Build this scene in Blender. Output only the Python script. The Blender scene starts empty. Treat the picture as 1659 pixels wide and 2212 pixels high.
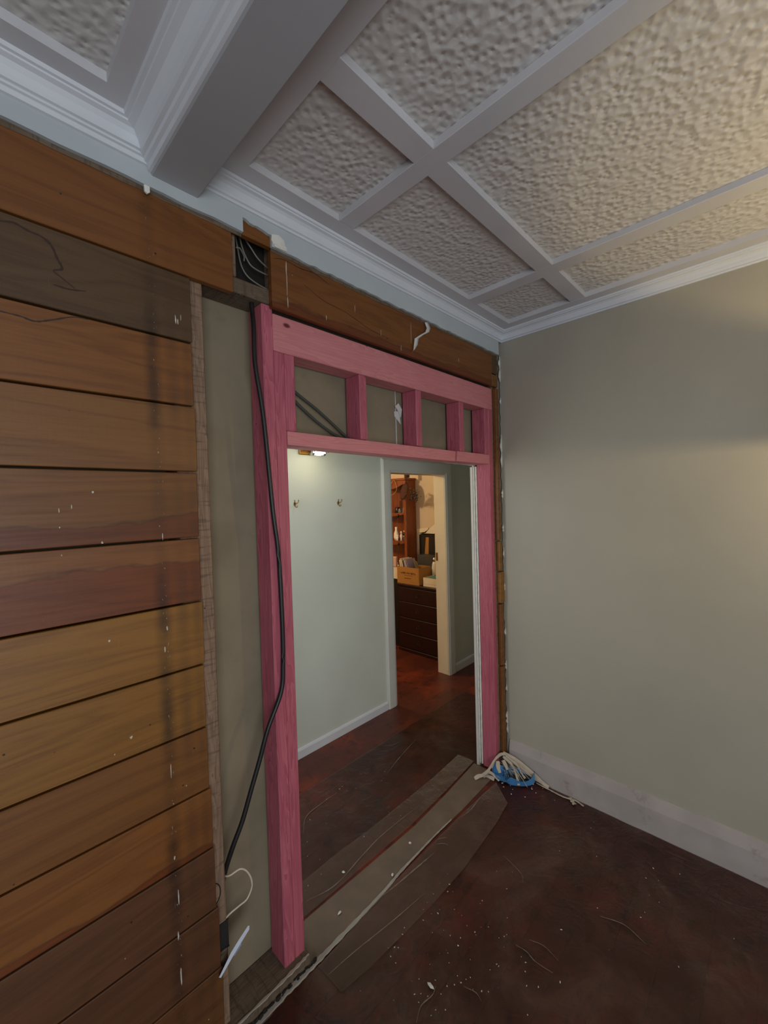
import bpy, bmesh, math, random
from mathutils import Vector, Matrix, noise
random.seed(7)
S = bpy.context.scene
COL = S.collection

# ------------------------------------------------------------------ camera, world, light, exposure
def srgb(r, g, b):
    f = lambda c: (c/255/12.92) if c/255 <= .04045 else ((c/255+.055)/1.055)**2.4
    return (f(r), f(g), f(b), 1)

cam_d = bpy.data.cameras.new('camera'); cam = bpy.data.objects.new('camera', cam_d); COL.objects.link(cam)
yaw, pitch, roll = 0.8029, -0.02537, 0.02893
cy_, sy_, cp_, sp_ = math.cos(yaw), math.sin(yaw), math.cos(pitch), math.sin(pitch)
fwd = Vector((sy_*cp_, cy_*cp_, sp_)); rt = Vector((cy_, -sy_, 0)); dn = fwd.cross(rt)
r2 = math.cos(roll)*rt + math.sin(roll)*dn; d2 = -math.sin(roll)*rt + math.cos(roll)*dn
m = Matrix((r2, -d2, -fwd)).transposed().to_4x4(); m.translation = Vector((-2.363, -1.255, 1.70))
cam.matrix_world = m
cam_d.sensor_fit = 'HORIZONTAL'; cam_d.sensor_width = 36; cam_d.lens = 893.2/1659*36; cam_d.clip_start = .02
S.camera = cam

W = bpy.data.worlds.new('world'); S.world = W; W.use_nodes = True
W.node_tree.nodes['Background'].inputs[0].default_value = (.72, .86, 1, 1)
W.node_tree.nodes['Background'].inputs[1].default_value = .22

def light(name, kind, loc, power, col, size=.1, rot=None, sy=None, spread=None):
    d = bpy.data.lights.new(name, kind); d.energy = power; d.color = col
    if kind == 'AREA':
        d.size = size
        if sy: d.shape = 'RECTANGLE'; d.size_y = sy
        if spread: d.spread = spread
    else: d.shadow_soft_size = size
    o = bpy.data.objects.new(name, d); o.location = loc; COL.objects.link(o)
    if rot is not None: o.rotation_euler = (Vector(rot)-Vector(loc)).to_track_quat('-Z', 'Y').to_euler()
    return o
light('window_daylight', 'AREA', (-3.1, -3.1, 1.35), 62, (.88, .94, 1), 1.5, (-1.2, 0, 2.25), 1.5)
light('pendant_light', 'POINT', (-.50, -1.75, 1.875), 40, (1, .76, .38), .022)
light('hall_daylight', 'AREA', (-1.9, .62, 1.75), 12, (.95, .98, .97), .5, (.2, .8, 1.2), 1.2)
light('hall_lamp_light', 'POINT', (-.70, .86, 1.99), 1.6, (1, .86, .55), .04)
light('far_room_light', 'POINT', (.10, 2.35, 2.2), 50, (1, .74, .42), .07)

S.view_settings.view_transform = 'Standard'; S.view_settings.look = 'None'
S.view_settings.gamma = 1; S.view_settings.use_curve_mapping = False
S.view_settings.exposure = -0.30

# ------------------------------------------------------------------ material helpers
class NT:
    def __init__(s, name):
        s.m = bpy.data.materials.new(name); s.m.use_nodes = True; s.t = s.m.node_tree; s.n = s.t.nodes
        s.b = s.n['Principled BSDF']; s.out = s.n['Material Output']
    def add(s, typ, **kw):
        n = s.n.new(typ)
        for k, v in kw.items(): setattr(n, k, v)
        return n
    def l(s, a, b): s.t.links.new(a, b)
    def val(s, sock, v):
        if isinstance(v, (int, float, tuple, list)): sock.default_value = v
        else: s.l(v, sock)
    def math(s, op, a, b=0., c=None, clamp=False):
        n = s.add('ShaderNodeMath', operation=op, use_clamp=clamp); s.val(n.inputs[0], a); s.val(n.inputs[1], b)
        if c is not None: s.val(n.inputs[2], c)
        return n.outputs[0]
    def mix(s, f, a, b, typ='MIX'):
        n = s.add('ShaderNodeMix', data_type='RGBA', blend_type=typ); s.val(n.inputs[0], f); s.val(n.inputs[6], a); s.val(n.inputs[7], b)
        return n.outputs[2]
    def coord(s, scale=(1, 1, 1), kind='Object', off=None):
        c = s.add('ShaderNodeTexCoord'); mp = s.add('ShaderNodeMapping'); s.l(c.outputs[kind], mp.inputs[0])
        mp.inputs['Scale'].default_value = scale
        if off is not None: s.l(off, mp.inputs['Location'])
        return mp.outputs[0]
    def noise(s, vec, scale=5, detail=4, rough=.5, dist=0):
        n = s.add('ShaderNodeTexNoise'); s.l(vec, n.inputs['Vector']); n.inputs['Scale'].default_value = scale
        n.inputs['Detail'].default_value = detail; n.inputs['Roughness'].default_value = rough; n.inputs['Distortion'].default_value = dist
        return n.outputs[0]
    def ramp(s, f, pts):
        n = s.add('ShaderNodeValToRGB'); s.l(f, n.inputs[0]); e = n.color_ramp.elements
        while len(e) < len(pts): e.new(.5)
        for i, (p, c) in enumerate(pts): e[i].position = p; e[i].color = c if len(c) == 4 else (*c, 1)
        return n.outputs[0]
    def step(s, v, a, b):   # 0 below a, 1 above b
        n = s.add('ShaderNodeMapRange'); n.interpolation_type = 'SMOOTHSTEP'; s.val(n.inputs[0], v)
        n.inputs[1].default_value = a; n.inputs[2].default_value = b; return n.outputs[0]
    def bump(s, h, strength=.3, dist=.01):
        n = s.add('ShaderNodeBump'); s.val(n.inputs['Height'], h); n.inputs['Strength'].default_value = strength
        n.inputs['Distance'].default_value = dist; s.l(n.outputs[0], s.b.inputs['Normal']); return n
    def color(s, c): s.val(s.b.inputs['Base Color'], c)
    def rough(s, v): s.val(s.b.inputs['Roughness'], v)

def paint(name, c, rough=.55, mottling=.06, bump=.05, scale=3, dirt=None):
    k = NT(name); v = k.coord(); n = k.noise(v, scale, 4)
    c2 = tuple(x*(1-mottling*2.2) for x in c[:3])+(1,)
    col = k.mix(k.step(n, .35, .68), c, c2)
    if dirt:
        d = k.noise(k.coord((1, 1, 1)), 9, 8, .7); col = k.mix(k.math('MULTIPLY', k.step(d, .56, .72), .55), col, dirt)
    k.color(col); k.rough(rough); fine = k.noise(v, 160, 3); k.bump(fine, bump, .003)
    return k.m

def plain(name, c, rough=.5, metal=0, emit=None, es=1, var=.08, scale=30):
    k = NT(name); n = k.noise(k.coord(), scale, 3)
    k.color(k.mix(n, tuple(x*(1-var) for x in c[:3])+(1,), tuple(min(1, x*(1+var)) for x in c[:3])+(1,)))
    k.rough(rough); k.b.inputs['Metallic'].default_value = metal
    if emit: k.b.inputs['Emission Color'].default_value = emit; k.b.inputs['Emission Strength'].default_value = es
    return k.m

def timber(name, ca, cb, axis=2, knots=None, rough=.6, grain=1., dens=3.0, obj_rand=True):
    """sawn timber, grain along axis"""
    k = NT(name); inf = k.add('ShaderNodeObjectInfo'); off = k.add('ShaderNodeCombineXYZ')
    r = k.math('MULTIPLY', inf.outputs['Random'], 37.); k.l(r, off.inputs[0]); k.l(r, off.inputs[1]); k.l(r, off.inputs[2])
    sc = [14, 14, 14]; sc[axis] = .9
    v = k.coord(tuple(sc), off=off.outputs[0])
    n1 = k.noise(v, 1.4, 3, .5, 1.2)
    rings = k.math('FRACT', k.math('MULTIPLY', n1, 11.*grain))
    sc2 = [90, 90, 90]; sc2[axis] = 2.5
    n2 = k.noise(k.coord(tuple(sc2), off=off.outputs[0]), 2, 5, .6)
    f = k.math('ADD', k.math('MULTIPLY', rings, .55), k.math('MULTIPLY', n2, .55), clamp=True)
    col = k.mix(f, ca, cb)
    broad = k.noise(k.coord((3, 3, 3), off=off.outputs[0]), 1, 3)
    col = k.mix(k.math('MULTIPLY', k.step(broad, .4, .72), .35), col, cb)
    if name.startswith('weathered'):
        sm = [9, 9, 9]; sm[axis] = 95
        saw = k.noise(k.coord(tuple(sm), off=off.outputs[0]), 1, 3, .6); col = k.mix(k.math('MULTIPLY', k.step(saw, .52, .66), .45), col, (.045, .028, .02, 1))
    if knots:
        sk = [1., 1., 1.]; sk[axis] = .55
        vo = k.add('ShaderNodeTexVoronoi'); k.l(k.coord(tuple(sk), off=off.outputs[0]), vo.inputs[0]); vo.inputs['Scale'].default_value = dens*2.6
        col = k.mix(k.math('SUBTRACT', 1., k.step(vo.outputs['Distance'], .03, .075), clamp=True), col, knots)
        vn = k.add('ShaderNodeTexVoronoi'); k.l(k.coord((1, 1, 1), off=off.outputs[0]), vn.inputs[0]); vn.inputs['Scale'].default_value = 10.5
        col = k.mix(k.math('SUBTRACT', 1., k.step(vn.outputs['Distance'], .018, .036), clamp=True), col, (.02, .004, .006, 1))
    k.color(col); k.rough(rough); k.bump(f, .25, .002)
    return k.m

# ------------------------------------------------------------------ materials
M = {}
M['wall'] = paint('sage_wall_paint', srgb(170, 163, 147), .5, .04, .05, 1.3)
M['strip'] = paint('pale_lining_paint', srgb(186, 192, 194), .5, .04, .05)
M['white'] = paint('white_gloss_paint', srgb(214, 216, 220), .35, .03, .03, 4)
M['trimcream'] = paint('cream_gloss_paint', srgb(205, 198, 190), .4, .04, .03, 4)
M['doorwhite'] = paint('hall_door_paint', srgb(204, 204, 196), .4, .03, .03, 4)
M['jamb'] = paint('cream_jamb_paint', srgb(226, 210, 176), .45, .03, .03, 4)
M['ceilflat'] = paint('ceiling_batten_paint', srgb(200, 198, 200), .45, .04, .04, 3)
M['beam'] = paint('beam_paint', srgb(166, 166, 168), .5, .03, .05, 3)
M['skirt'] = paint('skirting_paint', srgb(176, 165, 160), .4, .06, .05, 5, srgb(120, 105, 95))
M['hall'] = paint('hall_wall_paint', srgb(204, 208, 198), .5, .03, .03, 2)
M['gib'] = paint('plasterboard_back', srgb(136, 123, 100), .85, .10, .12, 4, srgb(120, 108, 88))
M['gibedge'] = paint('torn_plaster', srgb(225, 220, 210), .9, .08, .5, 30)
M['farwall'] = paint('warm_far_room_paint', srgb(214, 192, 165), .6, .05, .05)
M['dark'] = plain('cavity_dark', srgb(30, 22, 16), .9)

def ceiling_embossed():
    k = NT('embossed_ceiling_panel')
    v = k.coord(); nz = k.noise(v, 18, 1)
    comb = k.add('ShaderNodeVectorMath', operation='MULTIPLY_ADD')
    k.l(nz, comb.inputs[0]); comb.inputs[1].default_value = (.010, .010, .010); k.l(v, comb.inputs[2])
    vo = k.add('ShaderNodeTexVoronoi', feature='SMOOTH_F1'); k.l(comb.outputs[0], vo.inputs[0]); vo.inputs['Scale'].default_value = 52
    vo.inputs['Smoothness'].default_value = .7
    n2 = k.noise(v, 60, 2)
    h = k.math('ADD', k.math('MULTIPLY', vo.outputs['Distance'], 1.0), k.math('MULTIPLY', n2, .15))
    k.color(k.mix(n2, srgb(196, 192, 188), srgb(208, 204, 200))); k.rough(.5); k.bump(h, .9, .007)
    return k.m
M['emboss'] = ceiling_embossed()

def boards_mat():
    k = NT('old_sarking_boards')
    at = k.add('ShaderNodeAttribute', attribute_name='tone'); rnd = k.add('ShaderNodeAttribute', attribute_name='rnd')
    tc = k.add('ShaderNodeTexCoord'); sep = k.add('ShaderNodeSeparateXYZ'); k.l(tc.outputs['Object'], sep.inputs[0])
    X, Z = sep.outputs[0], sep.outputs[2]
    off = k.add('ShaderNodeCombineXYZ'); r = k.math('MULTIPLY', rnd.outputs['Fac'], 61.)
    k.l(r, off.inputs[0]); k.l(r, off.inputs[1]); k.l(r, off.inputs[2])
    n1 = k.noise(k.coord((1.1, 6, 9), off=off.outputs[0]), 1.0, 3, .5, .8)
    rings = k.math('PINGPONG', k.math('MULTIPLY', n1, 13.), 1.)
    n2 = k.noise(k.coord((3, 60, 75), off=off.outputs[0]), 1.6, 5, .62)
    f = k.math('ADD', k.math('MULTIPLY', rings, .30), k.math('MULTIPLY', n2, .55))
    dark = k.mix(1., at.outputs['Color'], (.62, .54, .46, 1), 'MULTIPLY')
    col = k.mix(k.step(f, .25, .85), at.outputs['Color'], dark)
    # heartwood band with a wavy edge on some boards (attribute hw = height of its top above the board's foot, metres)
    hw = k.add('ShaderNodeAttribute', attribute_name='hw'); vz = k.add('ShaderNodeAttribute', attribute_name='vz')
    wav = k.noise(k.coord((2.6, 1, 6), off=off.outputs[0]), 1.7, 4, .55)
    edge = k.math('ADD', hw.outputs['Fac'], k.math('MULTIPLY', k.math('SUBTRACT', wav, .5), .11))
    d = k.math('SUBTRACT', edge, vz.outputs['Fac'])
    heart = k.math('MULTIPLY', k.step(d, -.001, .003), k.step(hw.outputs['Fac'], .001, .002))
    hcol = k.mix(1., col, (.74, .46, .30, 1), 'MULTIPLY')
    col = k.mix(k.math('MULTIPLY', heart, .85), col, hcol)
    rim = k.math('MULTIPLY', k.math('SUBTRACT', 1., k.step(k.math('ABSOLUTE', d), .001, .006), clamp=True), k.step(hw.outputs['Fac'], .001, .002))
    col = k.mix(k.math('MULTIPLY', rim, .35), col, (.03, .01, .004, 1))
    # vertical stain where the old lining joint ran, with plaster specks
    nz = k.noise(k.coord((5, 1, 9)), 2, 6, .7)
    nlow = k.noise(k.coord((1.5, 1, 3.2)), 2.2, 4, .6)
    def band(xc, w, power):
        dx = k.math('ABSOLUTE', k.math('SUBTRACT', X, xc)); dd = k.math('ADD', dx, k.math('MULTIPLY', k.math('SUBTRACT', nz, .5), .016))
        return k.math('MULTIPLY', k.math('SUBTRACT', 1., k.step(dd, 0, w*1.4), clamp=True), k.math('MULTIPLY', k.math('ADD', .35, k.step(nlow, .4, .62)), power))
    col = k.mix(band(-1.968, .021, .48), col, (.012, .005, .002, 1))
    col = k.mix(band(-1.915, .02, .3), col, (.05, .022, .01, 1))
    col = k.mix(band(-1.875, .016, .3), col, (.05, .022, .01, 1))
    sp = k.noise(k.coord((70, 1, 26)), 3, 2, .6)
    sw = k.math('MULTIPLY', k.math('SUBTRACT', 1., k.step(k.math('ABSOLUTE', k.math('SUBTRACT', X, -1.962)), .003, .012), clamp=True), k.step(sp, .66, .70))
    col = k.mix(k.math('MULTIPLY', sw, .7), col, (.5, .42, .33, 1))
    # dark nail and worm holes, little white plaster specks anywhere
    vo = k.add('ShaderNodeTexVoronoi'); k.l(k.coord((1, 1, 1)), vo.inputs[0]); vo.inputs['Scale'].default_value = 15
    col = k.mix(k.math('SUBTRACT', 1., k.step(vo.outputs['Distance'], .025, .055), clamp=True), col, (.012, .006, .003, 1))
    vo2 = k.add('ShaderNodeTexVoronoi'); k.l(k.coord((1.4, 1, 1)), vo2.inputs[0]); vo2.inputs['Scale'].default_value = 9.3
    col = k.mix(k.math('SUBTRACT', 1., k.step(vo2.outputs['Distance'], .010, .026), clamp=True), col, (.5, .4, .3, 1))
    scr = k.noise(k.coord((55, 1, 5)), 2, 3, .6)
    col = k.mix(k.math('MULTIPLY', k.step(scr, .70, .78), .16), col, (.45, .36, .28, 1))
    k.color(col); k.rough(k.math('ADD', .36, k.math('MULTIPLY', n2, .3))); k.bump(k.math('ADD', n2, k.math('MULTIPLY', scr, .3)), .22, .002)
    return k.m
M['boards'] = boards_mat()

def floor_mat(name, ca, cb, worn, axis, rough0=.28):
    k = NT(name)
    tc = k.add('ShaderNodeTexCoord'); sep = k.add('ShaderNodeSeparateXYZ'); k.l(tc.outputs['Object'], sep.inputs[0])
    Y = sep.outputs[1 if axis == 0 else 0]
    w = .132; u = k.math('DIVIDE', Y, w); fr = k.math('FRACT', k.math('ADD', u, 40.)); idx = k.math('FLOOR', u)
    seam = k.math('SUBTRACT', 1., k.step(k.math('MINIMUM', fr, k.math('SUBTRACT', 1., fr)), .008, .022), clamp=True)
    wn = k.add('ShaderNodeTexWhiteNoise', noise_dimensions='1D'); k.l(idx, wn.inputs['W'])
    g = (2.5, 34, 1) if axis == 0 else (34, 2.5, 1)
    n1 = k.noise(k.coord(g), 1.6, 5, .6, .5); n2 = k.noise(k.coord(), 2.3, 7, .65)
    col = k.mix(k.math('ADD', k.math('MULTIPLY', n1, .6), k.math('MULTIPLY', wn.outputs[0], .4)), ca, cb)
    col = k.mix(k.math('MULTIPLY', k.step(n2, .46, .66), .55), col, worn)
    n3 = k.noise(k.coord(), 11, 8, .7)
    col = k.mix(k.math('MULTIPLY', k.step(n3, .53, .61), .75), col, tuple(c*.35 for c in ca[:3])+(1,))
    col = k.mix(k.math('MULTIPLY', seam, .35), col, (.006, .003, .002, 1))
    k.color(col); k.rough(k.math('ADD', rough0, k.math('MULTIPLY', n2, .25))); k.bump(k.math('SUBTRACT', k.math('MULTIPLY', n1, .3), seam), .25, .002)
    return k.m
M['floor'] = floor_mat('red_stained_floorboards', srgb(104, 46, 32), srgb(72, 32, 24), srgb(150, 58, 28), 0)

def plastic(name, haze_lo, haze_hi, tint, scale=3., rough=.16, wr=.5, thr=(.42, .75), ior=1.45):
    k = NT(name); v = k.coord()
    n = k.noise(v, scale, 9, .68, .6); n2 = k.noise(k.coord((1, 1, 1)), scale*3.1, 6, .7, 1.5)
    f = k.math('ADD', haze_lo, k.math('MULTIPLY', k.step(n, *thr), haze_hi-haze_lo))
    scr = k.noise(k.coord((6, 30, 1)), 1.8, 4, .7, 1.2)
    f = k.math('ADD', f, k.math('MULTIPLY', k.step(scr, .64, .74), .16), clamp=True)
    k.color(k.mix(n2, tint, tuple(min(1, c*1.35) for c in tint[:3])+(1,))); k.rough(k.math('ADD', rough, k.math('MULTIPLY', n2, .22)))
    wrk = k.noise(k.coord((1, 1, 1)), 7, 7, .62, 2.0)
    b = k.bump(wrk, wr, .03)
    tr = k.add('ShaderNodeBsdfTransparent'); mx = k.add('ShaderNodeMixShader')
    gl = k.add('ShaderNodeBsdfGlossy'); gl.inputs['Roughness'].default_value = rough; k.l(b.outputs[0], gl.inputs['Normal'])
    fre = k.add('ShaderNodeFresnel'); fre.inputs[0].default_value = ior; k.l(b.outputs[0], fre.inputs['Normal'])
    m2 = k.add('ShaderNodeMixShader')
    k.l(f, mx.inputs[0]); k.l(tr.outputs[0], mx.inputs[1]); k.l(k.b.outputs[0], mx.inputs[2])
    k.l(fre.outputs[0], m2.inputs[0]); k.l(mx.outputs[0], m2.inputs[1]); k.l(gl.outputs[0], m2.inputs[2])
    k.l(m2.outputs[0], k.out.inputs[0])
    return k.m
M['plastic'] = plastic('clear_hazy_polythene', .04, .46, srgb(112, 80, 64), 2.2, .16, .5, (.45, .72))  # pale noise haze of the film, also stands in for its highlights
M['plastic_hall'] = plastic('clear_polythene_hall', .03, .2, srgb(110, 84, 76), 3.)
M['tape'] = plastic('hazy_clear_tape', .16, .34, srgb(112, 88, 72), 6., .45, .12, ior=1.18)
M['dusty'] = plain('dusty_threshold', srgb(112, 95, 80), .7, var=.35, scale=9)
M['crease_and_glint'] = plain('pale_crease_and_glint', srgb(122, 108, 96), .6, var=.25, scale=30)
M['ridge'] = plain('plaster_ridge', srgb(158, 150, 140), .75, var=.3, scale=18)
M['pink'] = timber('pink_treated_pine', srgb(200, 110, 122), srgb(152, 66, 84), 2, srgb(96, 24, 34), dens=2.6)
M['pinkx'] = timber('pink_treated_pine_rail', srgb(210, 140, 138), srgb(192, 110, 116), 0, srgb(96, 28, 36), dens=2.6)
M['old'] = timber('weathered_rough_sawn_stud', srgb(156, 128, 104), srgb(100, 76, 60), 2, srgb(32, 20, 14), .85)
M['oldx'] = timber('weathered_rough_sawn_plate', srgb(122, 106, 86), srgb(80, 64, 50), 0, srgb(40, 28, 20), .85)
M['black'] = plain('black_cable_sheath', srgb(28, 24, 24), .45)
M['ivory'] = plain('ivory_cable_sheath', srgb(205, 190, 168), .5)
M['grey_cable'] = plain('grey_cable_sheath', srgb(64, 66, 60), .5)
M['socket'] = plain('white_plastic', srgb(205, 212, 225), .5, var=.12, scale=60)
M['metalbox'] = plain('dark_metal_box', srgb(62, 60, 58), .5, .6)
M['blue'] = plain('blue_plastic', srgb(78, 142, 196), .42, var=.1, scale=20)
M['fibre'] = plain('torn_fibrous_tape', srgb(178, 164, 146), .85, var=.25, scale=40)
M['whitetorn'] = plain('torn_white_lining', srgb(206, 202, 198), .8, var=.1)
M['brass'] = plain('aged_brass', srgb(150, 110, 50), .3, .9)
M['chrome'] = plain('chrome', srgb(200, 200, 200), .15, 1)
M['glow'] = plain('lit_frosted_glass', srgb(240, 240, 220), .4, emit=(1, .95, .72, 1), es=2.0)
M['mahog'] = timber('dark_mahogany', srgb(50, 15, 10), srgb(32, 9, 7), 1, None, .4)
M['honey'] = timber('orange_pine', srgb(150, 76, 24), srgb(104, 44, 14), 2, None, .4)
M['darkwood'] = plain('near_black_wood', srgb(24, 16, 14), .5)
M['card'] = plain('brown_cardboard', srgb(172, 118, 52), .8, var=.06)
M['ink'] = plain('dark_brown_ink', srgb(84, 36, 14), .8)
M['stamp'] = plain('faded_stamp_ink', srgb(62, 50, 38), .9)
M['cream'] = plain('cream_card', srgb(230, 214, 186), .6)
M['blackp'] = plain('black_plastic', srgb(18, 16, 18), .3)
M['bone'] = plain('white_glazed_china', srgb(235, 225, 210), .2)
M['teal'] = plain('teal_cloth', srgb(70, 120, 110), .8, var=.3)
M['dried'] = plain('dried_flowers', srgb(78, 62, 52), .9, var=.4)
M['clear'] = plain('smoky_clear_plastic', srgb(120, 115, 108), .15); 
_k = M['clear'].node_tree.nodes['Principled BSDF']; _k.inputs['Transmission Weight'].default_value = .6
M['glass'] = plain('clear_glass', srgb(235, 235, 230), .03); M['glass'].node_tree.nodes['Principled BSDF'].inputs['Transmission Weight'].default_value = .9
M['redbrown'] = plain('russet_feather', srgb(70, 34, 20), .85, var=.3)
M['lavender'] = plain('lavender_sleeve', srgb(150, 132, 150), .5, var=.2)
M['picture'] = plain('dim_album_cover', srgb(140, 120, 80), .4, var=.5, scale=25)
M['white_paint'] = plain('plaster_splash', srgb(190, 180, 168), .8, var=.2)

# ------------------------------------------------------------------ mesh helpers
def wloc(o):
    v = Vector((0, 0, 0))
    while o: v += o.location; o = o.parent
    return v
def build(name, bm, mat, parent=None, smooth=False):
    me = bpy.data.meshes.new(name); base = wloc(parent) if parent else Vector((0, 0, 0))
    bmesh.ops.translate(bm, verts=bm.verts, vec=-base)
    if smooth:
        for f in bm.faces: f.smooth = True
    bm.to_mesh(me); bm.free()
    for mt in (mat if isinstance(mat, (list, tuple)) else [mat]): me.materials.append(mt)
    o = bpy.data.objects.new(name, me); COL.objects.link(o)
    if parent: o.parent = parent
    return o
def lift(o):
    """move a top-level mesh's origin to the middle of its base"""
    me = o.data; xs = [v.co for v in me.vertices]
    c = Vector(((min(v.x for v in xs)+max(v.x for v in xs))/2, (min(v.y for v in xs)+max(v.y for v in xs))/2, min(v.z for v in xs)))
    me.transform(Matrix.Translation(-c)); o.location = c; return o
def box(bm, a, b, bev=0, mi=0, rot=None, ctr=None):
    a, b = Vector(a), Vector(b)
    r = bmesh.ops.create_cube(bm, size=1); vs = r['verts']
    c = (a+b)/2; s = b-a
    for v in vs: v.co = Vector((v.co.x*s.x, v.co.y*s.y, v.co.z*s.z))
    fs = list({f for v in vs for f in v.link_faces})
    for f in fs: f.material_index = mi
    if bev:
        es = list({e for v in vs for e in v.link_edges})
        rr = bmesh.ops.bevel(bm, geom=es, offset=bev, segments=1, affect='EDGES'); vs = list({v for f in rr['faces'] for v in f.verts} | {v for v in vs if v.is_valid})
        for f in rr['faces']: f.material_index = mi
    M4 = Matrix.Translation(c) @ (rot.to_4x4() if rot is not None else Matrix())
    for v in vs: v.co = M4 @ v.co
    return vs
def B(name, a, b, mat, parent=None, bev=.0015, rot=None):
    bm = bmesh.new(); box(bm, a, b, bev, rot=rot); return build(name, bm, mat, parent)
def smoothpath(pts, n=8):
    P = [Vector(p) for p in pts]; out = []
    for i in range(len(P)-1):
        p0 = P[i-1] if i else P[i]*2-P[i+1]; p1, p2 = P[i], P[i+1]; p3 = P[i+2] if i+2 < len(P) else P[i+1]*2-P[i]
        for j in range(n):
            t = j/n; out.append(.5*((2*p1)+(-p0+p2)*t+(2*p0-5*p1+4*p2-p3)*t*t+(-p0+3*p1-3*p2+p3)*t**3))
    out.append(P[-1]); return out
def tube(bm, pts, r, seg=8, n=8, flat=1., mi=0):
    P = smoothpath(pts, n) if n else [Vector(p) for p in pts]
    rings = []; up = Vector((0, 0, 1))
    for i, p in enumerate(P):
        t = (P[min(i+1, len(P)-1)]-P[max(i-1, 0)]).normalized()
        a = t.cross(up)
        if a.length < .05: a = t.cross(Vector((0, 1, 0)))
        a.normalize(); b = a.cross(t).normalized()
        rr = r(i/(len(P)-1)) if callable(r) else r
        rings.append([bm.verts.new(p+a*math.cos(2*math.pi*k/seg)*rr+b*math.sin(2*math.pi*k/seg)*rr*flat) for k in range(seg)])
    for i in range(len(rings)-1):
        for k in range(seg):
            f = bm.faces.new((rings[i][k], rings[i][(k+1) % seg], rings[i+1][(k+1) % seg], rings[i+1][k])); f.material_index = mi
    for ring, rev in ((rings[0], True), (rings[-1], False)):
        f = bm.faces.new(ring[::-1] if rev else ring); f.material_index = mi
def lathe(bm, c, prof, seg=20, mi=0):
    c = Vector(c); rings = []
    for r, z in prof: rings.append([bm.verts.new(c+Vector((r*math.cos(2*math.pi*k/seg), r*math.sin(2*math.pi*k/seg), z))) for k in range(seg)])
    for i in range(len(rings)-1):
        for k in range(seg): f = bm.faces.new((rings[i][k], rings[i][(k+1) % seg], rings[i+1][(k+1) % seg], rings[i+1][k])); f.material_index = mi
    if prof[0][0] > 1e-4: bm.faces.new(rings[0][::-1])
    if prof[-1][0] > 1e-4: bm.faces.new(rings[-1])
    bmesh.ops.remove_doubles(bm, verts=[v for r in rings for v in r], dist=1e-6)
def prism(bm, poly, h, axis, mi=0):
    """extrude a 3-D polygon by h along axis"""
    n = len(poly); A = [bm.verts.new(Vector(p)) for p in poly]; Bv = [bm.verts.new(Vector(p)+Vector(axis)*h) for p in poly]
    fs = [bm.faces.new(A), bm.faces.new(Bv[::-1])]+[bm.faces.new((A[i], Bv[i], Bv[(i+1) % n], A[(i+1) % n])) for i in range(n)]
    for f in fs: f.material_index = mi
    bmesh.ops.recalc_face_normals(bm, faces=fs)
def ribbon(bm, pts, w, t, n=10, jit=0, mi=0):
    """flat strip lying on the floor along pts (x,y,z), irregular width"""
    P = smoothpath(pts, n); rows = []
    for i, p in enumerate(P):
        d = (P[min(i+1, len(P)-1)]-P[max(i-1, 0)]); d.z = 0; d.normalize(); s = Vector((-d.y, d.x, 0))
        ww = (w(i/(len(P)-1)) if callable(w) else w)*(1+jit*(random.random()-.5)*2)/2
        rows.append([bm.verts.new(p+s*ww), bm.verts.new(p+Vector((0, 0, t))+s*ww*.6), bm.verts.new(p+Vector((0, 0, t))-s*ww*.6), bm.verts.new(p-s*ww)])
    for a, b in zip(rows, rows[1:]):
        for j in range(3): f = bm.faces.new((a[j], a[j+1], b[j+1], b[j])); f.material_index = mi
def profile_run(bm, prof, p0, p1, out, m0=0, m1=0, closed=True):
    """sweep (d,z) profile from p0 to p1; d is distance along `out`; m0/m1 shift of each end per unit of d (mitres)"""
    p0, p1, out = Vector(p0), Vector(p1), Vector(out); t = (p1-p0).normalized(); rows = []
    for p, mm in ((p0, m0), (p1, -m1)):
        rows.append([bm.verts.new(Vector((p.x, p.y, 0))+out*d+t*mm*d+Vector((0, 0, z))) for d, z in prof])
    fs = []
    n = len(prof)
    for i in range(n if closed else n-1): fs.append(bm.faces.new((rows[0][i], rows[0][(i+1) % n], rows[1][(i+1) % n], rows[1][i])))
    if closed: fs.append(bm.faces.new(rows[0][::-1])); fs.append(bm.faces.new(rows[1]))
    bmesh.ops.recalc_face_normals(bm, faces=fs)
def tag(o, label=None, cat=None, group=None, kind=None):
    if label: o['label'] = label
    if cat: o['category'] = cat
    if group: o['group'] = group
    if kind: o['kind'] = kind
    return o
def struct(o, label=None): return tag(o, label, kind='structure')
def thing(name, loc, label, cat, group=None):
    o = bpy.data.objects.new(name, None); COL.objects.link(o); o.location = loc; o.empty_display_size = .05
    return tag(o, label, cat, group)
def jag(a, b, n, amp, seed=0):
    rr = random.Random(seed); return [a+(b-a)*i/n for i in range(n+1)], [rr.uniform(-amp, amp) for _ in range(n+1)]

# ================================================================== SETTING: main room
ZC, ZP = 2.705, 2.729       # underside of battens, embossed panels
YB = -3.2
fl = B('floor', (-4.6, YB, -.06), (3.0, 3.6, 0), M['floor'], bev=0); struct(fl, 'dark red stained floorboards')

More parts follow.
